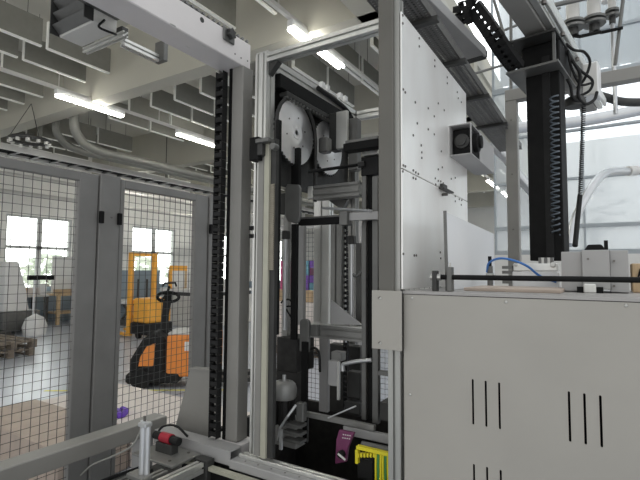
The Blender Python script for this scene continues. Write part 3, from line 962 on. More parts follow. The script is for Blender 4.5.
# pneumatic valve block
a, b = ony(512, 270, 2.0), ony(559, 270, 2.0)
t = thing('valve_block', 'white pneumatic valve block with blue hose on the cabinet top', 'valve block', ((a.x + b.x) / 2, 2.02, CT))
vb_ = MB().box(a.x, b.x, 2.0, 2.08, CT, 1.60).out('body', 'white', t, .004)
MB().box(a.x + .005, b.x - .005, 1.998, 2.08, 1.602, 1.632).out('rail', 'alu', t, .003)
MB().lathe(ony(553, 265, 2.0), (0, -1, 0), [(.011, 0), (.011, .004), (.006, .005), (.0005, .005)], 14).out('port', 'screw', vb_)
MB().lathe(ony(516, 265, 2.0), (0, -1, 0), [(.007, 0), (.007, .004), (.0005, .005)], 12).out('port', 'screw', vb_)
for k in range(4):
    x_ = ony(507, 270, 2.0).x
    MB().box(x_ - .02, x_ + .018, 2.005, 2.05, CT + .02 + k * .02, CT + .032 + k * .02).out('fitting', 'midgrey', t)
for k in range(5):
    x_ = ony(540 + k * 3, 258, 2.02).x
    MB().box(x_ - .005, x_ + .004, 2.01, 2.05, 1.632, 1.655).out('solenoid', 'offwhite' if k % 2 else 'midgrey', t)
hose = [ony(487, 272, 1.95), ony(489, 263, 1.93), ony(499, 258.5, 1.9), ony(512, 260, 1.9), ony(527, 266, 1.92), ony(540, 276, 1.96), ony(556, 282, 1.99)]
MB().tube(bez(hose, 8), .0045, 8).out('air_hose', 'blue', t, smooth=True)

# small fitting post at 488
a = ony(489, 275, 1.93)
t = thing('hose_fitting', 'short upright steel hose fitting holding the end of the blue hose', 'fitting', (a.x, 1.95, CT))
MB().cyl((a.x, 1.95, CT), (a.x, 1.95, 1.62), .011, 12).out('stem', 'midgrey', t)
MB().cyl((a.x, 1.95, 1.62), (a.x, 1.95, 1.66), .007, 10).out('cap', 'black', t)
MB().box(a.x - .014, a.x + .014, 1.936, 1.964, 1.57, 1.592).out('collar', 'screw', t, .002)

# gripper housing
Yg = 1.80
a, b = ony(561, 270, Yg), ony(629, 270, Yg)
zt = ony(590, 250, Yg).z
t = thing('gripper_housing', 'grey folded sheet metal gripper housing beneath the black lifting column', 'gripper', ((a.x + b.x) / 2, Yg + .1, CT))
x1, x2 = ony(582, 270, Yg).x, ony(610, 270, Yg).x
MB().box(a.x, x1, Yg + .02, Yg + .2, CT + .003, zt - .004).out('left_wing', 'colgrey', t, .002)
MB().box(x1, x2, Yg, Yg + .2, CT + .012, zt).out('centre_cover', 'colgrey', t, .002)
MB().box(x2, b.x, Yg + .012, Yg + .2, CT + .003, zt - .002).out('right_wing', 'colgrey', t, .002)
for px, py in ((588, 259), (588, 285), (614, 261), (614, 286)):
    MB().lathe(ony(px, py, Yg), (0, -1, 0), [(.004, -.012), (.004, .002), (.0005, .002)], 8).out('screw', 'bolt', t)
c_ = ony(595, 250, Yg + .08)
MB().prism([(c_.x - .035, c_.z - .006), (c_.x + .035, c_.z - .006), (c_.x + .02, c_.z + .018), (c_.x - .02, c_.z + .018)], 'y', Yg + .05, Yg + .1).out('top_lug', 'black', t, .003)
c_ = ony(606, 246, Yg + .08)
MB().box(c_.x - .006, c_.x + .006, Yg + .06, Yg + .09, zt - .002, zt + .035).out('pin', 'black', t)
c_ = ony(590, 292, Yg - .02)
MB().box(c_.x - .018, c_.x + .018, Yg - .03, Yg, CT, CT + .03).out('foot_clamp', 'alu', t, .003)
for d in (-.028, .028): MB().box(c_.x + d - .01, c_.x + d + .01, Yg - .02, Yg, CT, CT + .02).out('clamp_screw', 'black', t)
a = ony(632, 270, 1.9)
t = thing('suction_frame', 'small tan box with black stripes at the right edge behind the black bar', 'box', (a.x + .05, 1.95, CT))
MB().box(a.x, a.x + .13, 1.92, 2.05, CT, 1.63).out('body', 'wood', t, .003)
for k in range(3): MB().obox((a.x + .02 + k * .03, 1.917, 1.59), (.006, .005, .045), Matrix.Rotation(.25, 3, 'Y')).out('stripe', 'black', t)

# ================================================================ OVERHEAD GANTRY (turned 7.8 degrees)
GA = -math.radians(7.8)
G = Matrix.Rotation(GA, 3, 'Z')


def GB(mb, c, size): return mb.obox(c, size, G)


cc = D(547, 150, 2.62)
cx_, cy_ = cc.x, cc.y
t = thing('lifting_column', 'thick black lifting column hanging from the overhead gantry', 'column', (cx_, cy_, 1.66))
GB(MB(), (cx_, cy_, 2.24), (.175, .13, 1.16)).out('column_body', 'black', t, .004)
GB(MB(), Vector((cx_, cy_, 2.24)) + G @ Vector((.02, -.068, 0)), (.04, .006, 1.14)).out('guide_rail', 'rubber', t)
brk = thing('gantry_carriage', 'dark box bracket of steel plates carrying the black lifting column', 'carriage', (cx_, cy_, 2.70))
zb, zt_ = 2.72, 2.90
GB(MB(), (cx_ - .02, cy_ + .05, zb), (.27, .46, .012)).out('lower_plate', 'midgrey', brk)
GB(MB(), (cx_ - .02, cy_ + .05, zt_), (.25, .44, .012)).out('upper_plate', 'dark', brk)
for sx in (-1, 1):
    for sy in (-1, 0, 1):
        GB(MB(), Vector((cx_ + .01, cy_ + .05, (zb + zt_) / 2)) + G @ Vector((-.03 + sx * .11, sy * .2, 0)), (.014, .014, zt_ - zb - .012)).out('spacer', 'midgrey', brk)
GB(MB(), Vector((cx_ + .0, cy_ + .06, (zb + zt_) / 2)), (.20, .25, zt_ - zb - .02)).out('drive_motor', 'black', brk, .006)
# beam above: runs in G's y direction
bt = thing('gantry_beam', 'long pale overhead gantry beam with linear rail above the lifting column', 'beam', (cx_, cy_, 2.92))
bl0 = lambda dx, dy, dz: Vector((cx_, cy_, 2.92)) + G @ Vector((dx, dy, dz))
GB(MB(), bl0(-.015, -.2, .07), (.11, 3.4, .13)).out('beam_tube', 'colmid', bt, .004)
GB(MB(), bl0(.062, -.2, .03), (.035, 3.4, .03)).out('linear_rail', 'alu', bt, .003)
GB(MB(), bl0(.096, -.2, .06), (.022, 3.4, .06)).out('side_profile', 'alu', bt, .004)
for k in range(8): MB().lathe(bl0(.096, -1.6 + k * .4, .03), (0, 0, -1), [(.012, 0), (.012, .02), (.001, .02)], 10).out('bolt', 'bolt', bt)
# white terminal box
q = D(592, 82, 2.95)
t = thing('terminal_box', 'white rectangular terminal box right of the gantry carriage', 'terminal box', (q.x, q.y, q.z - .12))
hs_ = GB(MB(), q, (.085, .12, .215)).out('housing', 'white', t, .005)
GB(MB(), q + G @ Vector((0, -.062, 0)), (.075, .004, .2)).out('lid', 'offwhite', hs_, .002)
# cables round the carriage
cab = [([(566, 44), (574, 50), (584, 52), (590, 62), (585, 78), (577, 88)], .008), ([(560, 42), (568, 55), (580, 70), (592, 80), (590, 90), (580, 96)], .008),
       ([(572, 60), (580, 75), (578, 95), (585, 104), (594, 100), (597, 92)], .009), ([(562, 70), (570, 85), (573, 98), (582, 103)], .008), ([(568, 50), (571, 66), (580, 84), (592, 83)], .007)]
cb = thing('carriage_cables', 'tangle of black cables looping beside the gantry carriage', 'cables', q)
for pts_, r_ in cab:
    MB().tube(bez([D(px, py, 2.66 + .015 * i) for i, (px, py) in enumerate(pts_)], 8), r_, 8).out('cable', 'rubber', cb, smooth=True)
MB().lathe(D(575, 108, 2.75), (0, 0, 1), [(.001, 0), (.055, .005), (.06, .03), (.05, .06), (.001, .065)], 18).out('cable_drum', 'dark', cb, smooth=True)

# coiled hoses
hp = [D(554, 96, 2.50), D(555, 150, 2.50), D(555, 200, 2.50), D(556, 235, 2.50)]
tag(MB().tube(helix(hp, .020, 25, 12), .0045, 6).out('spiral_hose', 'spiral', smooth=True), 'grey spiral air hose hanging down in front of the black lifting column', 'hose')
hp = [D(584, 98, 2.75), D(582, 150, 2.75), D(580, 195, 2.75)]
sp_ = tag(MB().tube(helix(hp, .010, 46, 8), .0035, 5).out('coiled_cable', 'rubber', smooth=True), 'thin black coiled cable hanging right of the lifting column', 'cable')
mb = MB().tube(bez([D(580, 195, 2.75), D(578, 215, 2.72), D(575, 246, 2.62)], 6), .014, 8)
mb.out('cable_sleeve', 'rubber', sp_)

# energy chain: arc down to the carriage
def chain(pts, wdt, th, pitch, side, name, m_, label=None, parent=None, cat='cable chain', fill=.5):
    P = bez(pts, 30)
    mb = MB()
    acc = 0
    last = P[0]
    i = 0
    for a_, b_ in zip(P, P[1:]):
        acc += (b_ - a_).length
        if acc >= pitch:
            acc = 0
            d = (b_ - last).normalized()
            mid = (b_ + last) / 2
            s_ = (side - d * side.dot(d)).normalized()
            n = d.cross(s_)
            R = Matrix((s_, d, n)).transposed()
            L = (b_ - last).length
            for e in (-1, 1):
                mb.obox(mid + s_ * e * wdt * .46, (wdt * .08, L * .96, th), R)
            for q_ in (-1, 1):
                if fill < .6:
                    mb.obox(mid + n * th * .38 * q_, (wdt * .86, L * fill, th * .14), R)
                else:
                    for e in (-1, 1): mb.obox(mid + n * th * .38 * q_ + s_ * e * wdt * .28, (wdt * .36, L * .98, th * .14), R)
                    mb.obox(mid + n * th * .38 * q_, (wdt * .22, L * .45, th * .12), R)
            last = b_
            i += 1
    o = mb.out(name, m_, parent)
    if label: tag(o, label, cat)
    return o


hx = G @ Vector((1, 0, 0))
pts_ = [D(466, 24, 2.55), D(461, 8, 2.5), D(470, 4, 2.5), D(482, 18, 2.5), D(494, 36, 2.5), D(506, 54, 2.55), D(517, 68, 2.6)]
chain(pts_, .085, .045, .034, hx, 'cable_chain', 'rubber', 'black cable chain arching from the overhead channel down to the carriage', fill=.9)

# grey overhead channel
a0, a1 = D(415, 0, 2.0), D(475, 57, 2.78)
gdir = G @ Vector((0, 1, 0))
ce = D(470, 64, 2.78)
t = thing('overhead_channel', 'grey overhead cable channel with a dark rounded end above the steel plate', 'cable channel', (ce.x, ce.y, ce.z))
cmid = ce - gdir * .95
GB(MB(), cmid + Vector((0, 0, .02)), (.185, 1.9, .006)).out('channel_base', 'colgrey', t)
for s_ in (-1, 1): GB(MB(), cmid + G @ Vector((s_ * .094, 0, .045)), (.008, 1.9, .055)).out('channel_side', 'colgrey', t, .002)
GB(MB(), ce + G @ Vector((0, .0, .045)), (.192, .08, .06)).out('end_cap', 'dark', t, .012)
# perforated cable tray
TZ = 2.64
tx1 = onz(465, 67, TZ).x
ty0, ty1 = 1.55, 4.2
tray = thing('cable_tray', 'perforated galvanised cable tray running above the steel plate', 'cable tray', (tx1 - .08, 2.8, TZ))
holes_ = []
b = bmesh.new()
tw = .17
mbt = MB()
nx, ny_ = 9, 150
# perforated sheet: rows of crossing strips leave the holes open
for i in range(nx + 1): mbt.box(tx1 - tw + i * tw / nx - .0048, tx1 - tw + i * tw / nx + .0048, ty0, ty1, TZ, TZ + .0015)
for j in range(ny_): mbt.box(tx1 - tw, tx1, ty0 + j * (ty1 - ty0) / ny_, ty0 + j * (ty1 - ty0) / ny_ + .0120, TZ + .0015, TZ + .003)
b.free()
mbt.out('perforated_sheet', 'tray', tray)
for xx in (tx1 - tw - .002, tx1): MB().box(xx, xx + .002, ty0, ty1, TZ, TZ + .05).out('side_wall', 'tray', tray)
for yy in (1.78, 2.22, 2.75, 3.35): MB().box(tx1 - tw - .03, tx1 + .03, yy, yy + .03, TZ - .022, TZ - .002).out('cross_bracket', 'dark', tray)
MB().tube([(tx1 - .05, ty0, TZ + .025), (tx1 - .05, ty1, TZ + .025)], .016, 8).out('cable', 'rubber', tray)
MB().tube([(tx1 - .10, ty0, TZ + .022), (tx1 - .10, ty1, TZ + .022)], .012, 8).out('cable', 'offwhite', tray)

# post and beam of the outer frame (right, behind the column)
q = D(511.5, 97, 3.4)
t = thing('portal_frame', 'plain grey square post and cross beam behind the lifting column', 'frame', (q.x, q.y, 0))
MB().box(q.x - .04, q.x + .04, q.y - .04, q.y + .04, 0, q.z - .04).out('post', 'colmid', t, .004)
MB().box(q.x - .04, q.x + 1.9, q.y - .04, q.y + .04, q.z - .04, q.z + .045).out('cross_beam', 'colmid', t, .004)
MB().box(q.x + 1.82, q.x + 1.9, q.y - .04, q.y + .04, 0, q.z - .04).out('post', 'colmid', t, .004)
for z_ in (1.9, 2.3, 2.7): MB().lathe((q.x, q.y - .04, z_), (0, -1, 0), [(.006, 0), (.006, .003), (.0005, .003)], 8).out('bolt', 'bolt', t)
# vertical profile right behind plate end (bright)
q = D(502, 160, 3.9)

# silver pipes on the right
sil = [([(494, 140), (500, 130), (516, 128), (560, 124), (600, 118), (660, 106)], .055, 4.6, 'silver pipe bending left behind the grey post and running along the glazing'),
       ([(494, 141), (498, 150), (508, 160), (520, 178), (540, 200)], .05, 4.6, 'silver flexible pipe slanting down behind the grey post')]
for pts_, r_, dd, lb in sil:
    o = MB().tube(bez([D(px, py, dd) for px, py in pts_], 8), r_, 14).out('silver_pipe', 'silver', smooth=True)
    tag(o, lb, 'pipe', 'silver pipes by the glazing')
o = MB().tube(bez([D(570, 245, 4.2), D(575, 220, 4.3), D(590, 190, 4.4), D(606, 173, 4.6), D(630, 171, 4.8)], 8), .038, 14).out('extraction_hose', 'silver', smooth=True)
tag(o, 'grey extraction arm curving up to the right in front of the glazing', 'pipe')
MB().cyl(D(628, 171, 4.78), D(636, 170.5, 4.84), .05, 14).out('end_ring', 'offwhite', o)
o = MB().tube(bez([D(590, 92, 3.9), D(605, 97, 3.9), D(625, 102, 3.9), D(660, 102, 3.9)], 8), .035, 12).out('black_hose', 'dark', smooth=True)
tag(o, 'dark thick hose leaving the terminal box toward the right edge', 'hose')
# valves at the top right: vertical pipes with flanges
vt = [(573, 22, .05), (594, 18, .05), (607, 2, .045), (612, 10, .03)]
for i, (px, py, r_) in enumerate(vt):
    q = D(px, py, (3.9, 3.9, 4.3, 3.9)[i])
    t = thing('valve_pipe', ['pale vertical pipe ending in a flanged valve, leftmost of the hanging pipes', 'pale vertical pipe ending in a flanged valve, beside the leftmost one', 'short pale capped pipe between the flanged valves', 'thin pale pipe with small flange, rightmost of the hanging pipes'][i], 'pipe', q, 'hanging valve pipes at the top right')
    MB().cyl((q.x, q.y, q.z), (q.x, q.y, q.z + 1.5), r_, 16).out('pipe', 'offwhite', t, smooth=True)
    if i != 2:
        MB().cyl((q.x, q.y, q.z - .02), (q.x, q.y, q.z + .0), r_ * 1.75, 18).cyl((q.x, q.y, q.z - .06), (q.x, q.y, q.z - .04), r_ * 1.75, 18).out('flange', 'midgrey', t)
        MB().cyl((q.x, q.y, q.z - .12), (q.x, q.y, q.z - .02), r_ * .8, 14).out('valve_body', 'dark', t)
    if i < 2: MB().tube([(q.x, q.y, q.z - .12), (q.x + .05, q.y - .02, q.z - .15), (q.x + .2, q.y - .03, q.z - .155)], .014, 8).out('lever', 'black', t)
    if i == 3: MB().cyl((q.x, q.y, q.z - .9), (q.x, q.y, q.z), .016, 8).out('stem', 'silver', t)
for i, (p0, p1, r_) in enumerate((((615, 65), (628, -40), .014), ((555, 5), (640, -14), .02))):
    tag(MB().cyl(D(*p0, 3.8), D(*p1, 3.8), r_, 8).out('tie_rod', 'midgrey'), ['thin slanting grey rod right of the hanging valves', 'thin grey rod crossing above the hanging valves'][i], 'rod')
# steel grid of the outer roof seen behind the chain
for i, (p0, p1) in enumerate((((511, 10), (511, 95)), ((494, 0), (514, 70)), ((505, 30), (560, 8)), ((470, 75), (520, 60)))):
    tag(MB().cyl(D(*p0, 5.0 + .2 * i), D(*p1, 5.0 + .2 * i), .016, 8).out('bracing_rod', 'midgrey'), ['upright thin grey rod behind the cable chain', 'slanting thin grey rod behind the cable chain', 'thin grey rod crossing behind the gantry beam', 'thin grey rod below the overhead channel end'][i], 'rod', 'thin bracing rods')
# ================================================================ LEFT COLUMN, OVERHEAD BEAM, CHAIN
BX0, BX1 = -1.505, -1.37
t = thing('overhead_beam', 'long pale grey box beam overhead with a round hole and star knob', 'beam', (-1.44, .6, 2.52))
MB().box(BX0, BX1, -.6, 1.59, 2.52, 2.64).out('beam_tube', 'beamw', t, .004)
q = onx(202, 20, BX1)
MB().cyl((BX1 - .004, q.y, q.z), (BX1 + .0008, q.y, q.z), .011, 18).out('round_hole', 'dark', t)
q = onx(228, 36, BX1)
kp_ = MB().box(BX1, BX1 + .010, q.y - .035, q.y + .035, q.z - .03, q.z + .03).out('knob_plate', 'midgrey', t, .004)
star = [(q.y + math.cos(a) * (.026 if k % 2 else .017), q.z + .005 + math.sin(a) * (.026 if k % 2 else .017)) for k, a in enumerate([math.pi * k / 6 for k in range(12)])]
MB().prism(star, 'x', BX1 + .010, BX1 + .03).out('star_knob', 'dark', kp_, .002)
for px, py in ((235, 54), (241, 58), (247.5, 61)):
    q = onx(px, py, BX1)
    MB().lathe(q, (1, 0, 0), [(.004, -.002), (.004, .001), (.0005, .001)], 10).out('bolt', 'bolt', t)
for px, py in ((173, 25), (204, 46), (188, 47)):
    q = onz(px, py, 2.52)
    MB().box(max(q.x, BX0 + .01) - .003, max(q.x, BX0 + .01) + .003, q.y - .012, q.y + .012, 2.5195, 2.521).out('slot', 'offwhite', t)
# toothed strip on top edge of the beam
mb = MB()
for k in range(70): mb.cyl((BX1 - .02, -.5 + k * .03, 2.648), (BX1 - .005, -.5 + k * .03, 2.652), .008, 6)
mb.box(BX1 - .03, BX1 - .018, -.55, 1.3, 2.64, 2.662)
mb.out('toothed_strip', 'midgrey', t)

t = thing('chain_column', 'grey square column under the overhead beam with a wide foot plate', 'column', (-1.395, 1.57, .85))
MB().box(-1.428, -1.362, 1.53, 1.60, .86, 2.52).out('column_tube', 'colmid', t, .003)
MB().box(-1.445, -1.430, 1.53, 1.56, .86, 2.52).out('side_strip', 'black', t)
MB().box(-1.505, -1.495, 1.515, 1.56, 1.12, 2.52).out('chain_guide', 'colmid', t)
gp = [ony(174, 431, 1.565), ony(190, 369, 1.565), ony(214, 371, 1.565), ony(217, 440, 1.565)]
MB().prism([(v.x, v.z) for v in gp], 'y', 1.565, 1.577).out('foot_plate', 'colmid', t, .002)
MB().prism([(gp[1].x, gp[1].z), (gp[1].x + .004, gp[1].z + .006), (gp[2].x, gp[2].z + .006), (gp[2].x, gp[2].z)], 'y', 1.555, 1.60).out('plate_fold', 'colmid', t)
chain([(-1.468, 1.505, 2.50), (-1.468, 1.505, 1.9), (-1.468, 1.505, 1.4), (-1.466, 1.505, .87)], .046, .03, .030, Vector((1, 0, 0)), 'cable_chain', 'rubber',
      'long black cable chain hanging straight down beside the grey column')

# ================================================================ BASE RAILS, MACHINE BED
t = thing('base_rail', 'grey square base rail running from the lower left corner to the column', 'rail', (-1.85, .9, .83))
MB().box(-1.89, -1.80, .1, 1.53, .835, .90).out('rail_tube', 'colmid', t, .003)
for yy in (.25, .8, 1.4): MB().box(-1.88, -1.81, yy, yy + .06, 0, .835).out('leg', 'colgrey', t)
bed = thing('machine_bed', 'dark machine bed with channels below the column and frame', 'machine bed', (-1.2, 1.7, 0))
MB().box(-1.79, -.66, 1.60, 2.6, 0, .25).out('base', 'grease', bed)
MB().box(-1.79, -.66, 2.602, 2.63, 0, .74).out('dark_rear_sheet', 'grease', bed)
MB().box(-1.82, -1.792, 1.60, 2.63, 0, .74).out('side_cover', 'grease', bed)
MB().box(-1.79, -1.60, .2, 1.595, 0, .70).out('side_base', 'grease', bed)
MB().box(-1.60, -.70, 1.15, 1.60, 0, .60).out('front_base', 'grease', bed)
MB().box(-1.52, -1.33, 1.52, 1.62, .80, .858).out('column_foot', 'beamw', bed, .002)
MB().box(-1.60, -1.33, 1.50, 1.66, .60, .80).out('foot_block', 'dark', bed)
# light box-section bar the column stands on (along x), with open end
q0, q1 = onz(176, 432, .86), onz(243, 446, .86)
t = thing('foot_bar', 'pale hollow bar with a black open end at the foot of the column', 'bar', (-1.5, 1.5, .80))
XO = onz(243, 446, .86).x
YO = 1.44
MB().box(-1.78, XO, YO + .0, YO + .07, .858, .864).box(-1.78, XO, YO, YO + .005, .812, .858).box(-1.78, XO, YO + .065, YO + .07, .812, .858).box(-1.78, XO, YO, YO + .07, .806, .812).out('hollow_bar', 'colgrey', t)
# rail along x in front of frame
t = thing('linear_rail', 'double aluminium guide rail running in front of the sprocket frame', 'rail', (-1.0, 1.47, .80))
MB().box(XO + .005, -.66, 1.43, 1.50, .80, .835).out('rail_body', 'colgrey', t, .003)
MB().box(XO + .02, -.72, 1.47, 1.485, .835, .850).out('guide_strip', 'alu', t, .002)
MB().box(XO + .02, -.72, 1.497, 1.51, .835, .847).out('guide_strip', 'alu', t, .002)
for k in range(9): MB().lathe((XO + .07 + k * .065, 1.455, .835), (0, 0, 1), [(.004, 0), (.004, .001), (.0005, .001)], 8).out('screw', 'bolt', t)
# yellowish edge of the pit
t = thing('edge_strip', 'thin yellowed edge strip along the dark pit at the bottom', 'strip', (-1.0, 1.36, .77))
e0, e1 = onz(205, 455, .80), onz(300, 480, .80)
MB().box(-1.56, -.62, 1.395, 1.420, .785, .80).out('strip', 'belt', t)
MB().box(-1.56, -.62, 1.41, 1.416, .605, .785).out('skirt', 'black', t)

# left table with profiles
t = thing('side_table', 'small steel plate table on slotted profiles beside the air cylinder', 'table', (-1.6, 1.35, .78))
a, b = onz(166, 448, .83), onz(214, 452, .83)
MB().box(-1.72, -1.47, 1.28, 1.435, .815, .825).out('top_plate', 'alu_dull', t, .002)
profile(MB(), (-1.42, .45, .80), (-1.42, 1.38, .80), .04, .04).out('slotted_profile', 'alu', t)
profile(MB(), (-1.50, .45, .79), (-1.50, 1.27, .79), .04, .04).out('slotted_profile', 'alu_dull', t)
profile(MB(), (-1.62, .45, .76), (-1.62, 1.27, .76), .04, .04).out('slotted_profile', 'midgrey', t)
MB().box(-1.46, -1.39, 1.385, 1.43, .70, .825).out('end_block', 'dark', t, .002)
for (x_, y_) in ((-1.69, 1.31), (-1.52, 1.31), (-1.69, 1.41), (-1.52, 1.41)):
    MB().lathe((x_, y_, .825), (0, 0, 1), [(.006, 0), (.006, .003), (.0005, .003)], 8).out('screw', 'bolt', t)
# red button block
q = D(167, 438, 1.96)
t = thing('button_block', 'dark red switch block with black ends next to the air cylinder', 'switch', (q.x, q.y, q.z - .03))
MB().cyl(q + Vector((-.03, 0, 0)), q + Vector((.03, 0, 0)), .021, 16).out('red_body', 'red', t)
MB().cyl(q + Vector((.03, 0, 0)), q + Vector((.075, 0, -.002)), .017, 14).out('black_end', 'rubber', t)
MB().cyl(q + Vector((-.075, 0, 0)), q + Vector((-.03, 0, 0)), .017, 14).out('black_end', 'rubber', t)
MB().box(q.x - .05, q.x + .05, q.y - .02, q.y + .02, q.z - .09, q.z - .018).out('holder', 'dark', t, .003)
MB().tube(bez([q + Vector((-.07, 0, 0)), q + Vector((-.06, .03, .03)), q + Vector((0, .05, .035)), q + Vector((.06, .06, .0))], 6), .005, 8).out('cable', 'rubber', t)
# air cylinder
q = D(145, 421, 1.72)
t = thing('air_cylinder', 'upright silver air cylinder with a thin hose in the lower left', 'air cylinder', (q.x, q.y, .70))
MB().cyl((q.x - .009, q.y, .72), (q.x - .009, q.y, q.z), .0115, 16).out('barrel', 'silver', t, smooth=True)
MB().cyl((q.x + .011, q.y + .006, .72), (q.x + .011, q.y + .006, q.z - .004), .0105, 16).out('barrel', 'silver', t, smooth=True)
MB().box(q.x - .022, q.x + .022, q.y - .016, q.y + .018, q.z - .02, q.z - .005).out('head', 'silver', t, .003)
MB().cyl((q.x - .002, q.y, q.z), (q.x - .002, q.y, q.z + .018), .005, 10).out('rod', 'bolt', t)
MB().box(q.x - .06, q.x + .03, q.y - .03, q.y + .02, .822, .84).out('mount', 'alu_dull', t, .003)
MB().cyl((q.x - .04, q.y - .02, .70), (q.x - .04, q.y - .02, .80), .02, 14).out('regulator', 'offwhite', t)
h_ = bez([q + Vector((-.012, 0, -.012)), q + Vector((-.02, -.01, -.05)), q + Vector((-.035, -.03, -.09)), q + Vector((-.09, -.06, -.125)), q + Vector((-.16, -.10, -.16)), q + Vector((-.2, -.12, -.2))], 8)
MB().tube(h_, .0035, 8).out('hose', 'duct', t, smooth=True)
t = thing('wiring_bundle', 'dark loose hoses and cables lying below the base rail in the lower left', 'cables', (-1.7, .9, .74))
for k in range(7):
    rr = random.Random(k)
    P = [Vector((-1.77 + .022 * k * .8 + rr.uniform(-.02, .02), .5 + .17 * j, .722 + rr.uniform(0, .02))) for j in range(6)]
    MB().tube(bez(P, 6), .008, 8).out('cable', ['rubber', 'rubber', 'dark', 'grease'][k % 4], t, smooth=True)

# ================================================================ UNIT AT TOP LEFT (air heater)
q = onz(95, 35, 2.82)
t = thing('air_unit', 'grey louvered air unit hanging overhead in the upper left corner', 'air unit', (-2.25, 1.2, 2.84))
UZ = 2.84
u = [onz(57, 36, UZ), onz(96, 22, UZ), onz(120, 33, UZ), onz(80, 47, UZ)]
ux0, ux1, uy0, uy1 = -2.465, -2.15, 1.295, 1.425
MB().box(ux0, ux1, uy0, uy1, UZ, UZ + .26).out('housing', 'offwhite', t, .004)
for k in range(4):
    MB().obox(((ux0 + ux1) / 2, uy0 - .02, UZ + .03 + k * .065), (ux1 - ux0 - .02, .055, .010), Matrix.Rotation(-.75, 3, 'X')).out('louvre', 'midgrey', t)
for xx in (ux0, ux1 - .006): MB().box(xx, xx + .006, uy0 - .05, uy0, UZ, UZ + .26).out('side_cheek', 'dark', t)
MB().box(ux0, ux1, uy0 - .05, uy0, UZ + .255, UZ + .262).out('front_lip', 'midgrey', t)
MB().box(ux1 + .002, -1.60, .6, uy1, UZ + .06, UZ + .20).out('duct_box', 'midgrey', t, .004)
# bracket profile under the unit
t = thing('hanging_bracket', 'slotted profile bracket below the louvered air unit', 'bracket', (-2.0, 1.6, 2.76))
profile(MB(), (ux0, uy1 + .018, 2.825), (-2.10, uy1 + .018, 2.825), .03, .03).out('slotted_profile', 'alu', t)
profile(MB(), (-2.15, 1.46, 2.80), (-2.15, 1.68, 2.80), .04, .04).out('slotted_profile', 'alu', t)
MB().box(-2.18, -2.13, 1.44, 1.48, 2.82, 2.88).out('clamp', 'dark', t, .003)
MB().box(-2.17, -2.09, 1.68, 1.71, 2.78, 2.90).out('end_plate', 'midgrey', t, .003)
MB().tube(bez([(-2.13, 1.34, 2.86), (-2.11, 1.30, 2.80), (-2.09, 1.36, 2.79), (-2.12, 1.40, 2.81)], 6), .006, 8).out('cable', 'rubber', t)
tag(MB().box(-3.6, -2.0, 1.10, 1.13, 3.105, 3.14).out('support_rail', 'offwhite'), 'thin pale support rail above the louvered air unit at the top left', 'rail')

# ================================================================ SPROCKET ASSEMBLY
XD = -1.20
D1 = onx(295, 133, XD)
D2 = onx(328, 148, XD - .03)
for i, (c_, lb) in enumerate(((D1, 'large bright metal sprocket disc with centre bore, the nearer of two'), (D2, 'bright metal sprocket disc partly hidden behind a strap, the farther of two'))):
    t = thing('sprocket_disc', lb, 'sprocket', c_ - Vector((0, 0, .15)), 'pair of sprocket discs')
    R_ = .148 if i == 0 else .142
    MB().lathe(c_, (1, 0, 0), [(.012, -.006), (R_ - .004, -.006), (R_, -.003), (R_, .003), (R_ - .004, .006), (.062, .006), (.060, .0075), (.030, .0075), (.028, .010), (.012, .010), (.012, -.006)], 64).out('disc', 'disc', t, smooth=True)
    mb = MB()
    for k in range(44):
        a = 2 * math.pi * k / 44
        p = c_ + Vector((0, math.cos(a), math.sin(a))) * (R_ + .004)
        mb.obox(p, (.008, .010, .010), Matrix.Rotation(a, 3, 'X'))
    mb.out('tooth_ring', 'dark', t)
    MB().lathe(c_, (1, 0, 0), [(.001, -.02), (.011, -.02), (.011, .004), (.001, .004)], 16).out('shaft', 'black', t)
    for k in range(6):
        a = 2 * math.pi * k / 6 + .3
        MB().lathe(c_ + Vector((.0062, math.cos(a) * .075, math.sin(a) * .075)), (1, 0, 0), [(.004, 0), (.004, .002), (.0005, .002)], 8).out('bolt', 'bolt', t)
# roller chain around the near disc going down
P = [D1 + Vector((0, math.cos(a) * .158, math.sin(a) * .160)) for a in [math.pi * (0 + k / 10) for k in range(11)]]
P = [p + Vector((.012, 0, 0)) for p in P]
P = [D1 + Vector((.012, .158, -.30))] + P + [D1 + Vector((.012, -.152, -1.1))]
mb = MB()
mb.tube(P, .009, 6)
o = mb.out('roller_chain', 'grease')
tag(o, 'greasy dark drive chain wrapped over the nearer sprocket disc', 'chain')
# dark carrier plates and housings around the discs
t = thing('sprocket_carrier', 'dark carrier plates and slide rails holding the sprocket discs', 'carrier', (XD - .05, 1.9, 1.8))
MB().box(XD - .066, XD - .056, D1.y - .14, D1.y + .62, 1.985, 2.42).out('rear_plate', 'grease', t)
MB().box(XD - .03, XD + .01, 1.58, 2.33, 2.40, 2.465).out('upper_slide', 'black', t, .003)
MB().box(XD - .025, XD + .02, 1.62, 2.33, 2.372, 2.395).out('chain_bar', 'dark', t, .003)
mb = MB()
for k in range(26): mb.cyl((XD + .0, 1.62 + k * .027, 2.366), (XD + .022, 1.62 + k * .027, 2.366), .006, 8)
mb.out('roller_row', 'midgrey', t)
a = ony(333, 110, 1.9)
pbox(MB(), 336, 111, 347, 148, 1.98, .02).out('bright_plate', 'alu', t, .002)
pbox(MB(), 329, 113, 336, 150, 1.985, .06).out('side_block', 'dark', t, .002)
pbox(MB(), 348, 118, 357, 170, 2.02, .05).out('bearing_block', 'midgrey', t, .004)
MB().cyl(D2 + Vector((0, 0, 0)), D2 + Vector((.12, 0, 0)), .016, 12).out('shaft', 'dark', t)
pbox(MB(), 318, 137, 327, 152, 1.90, .05).out('bearing_block', 'midgrey', t, .006)
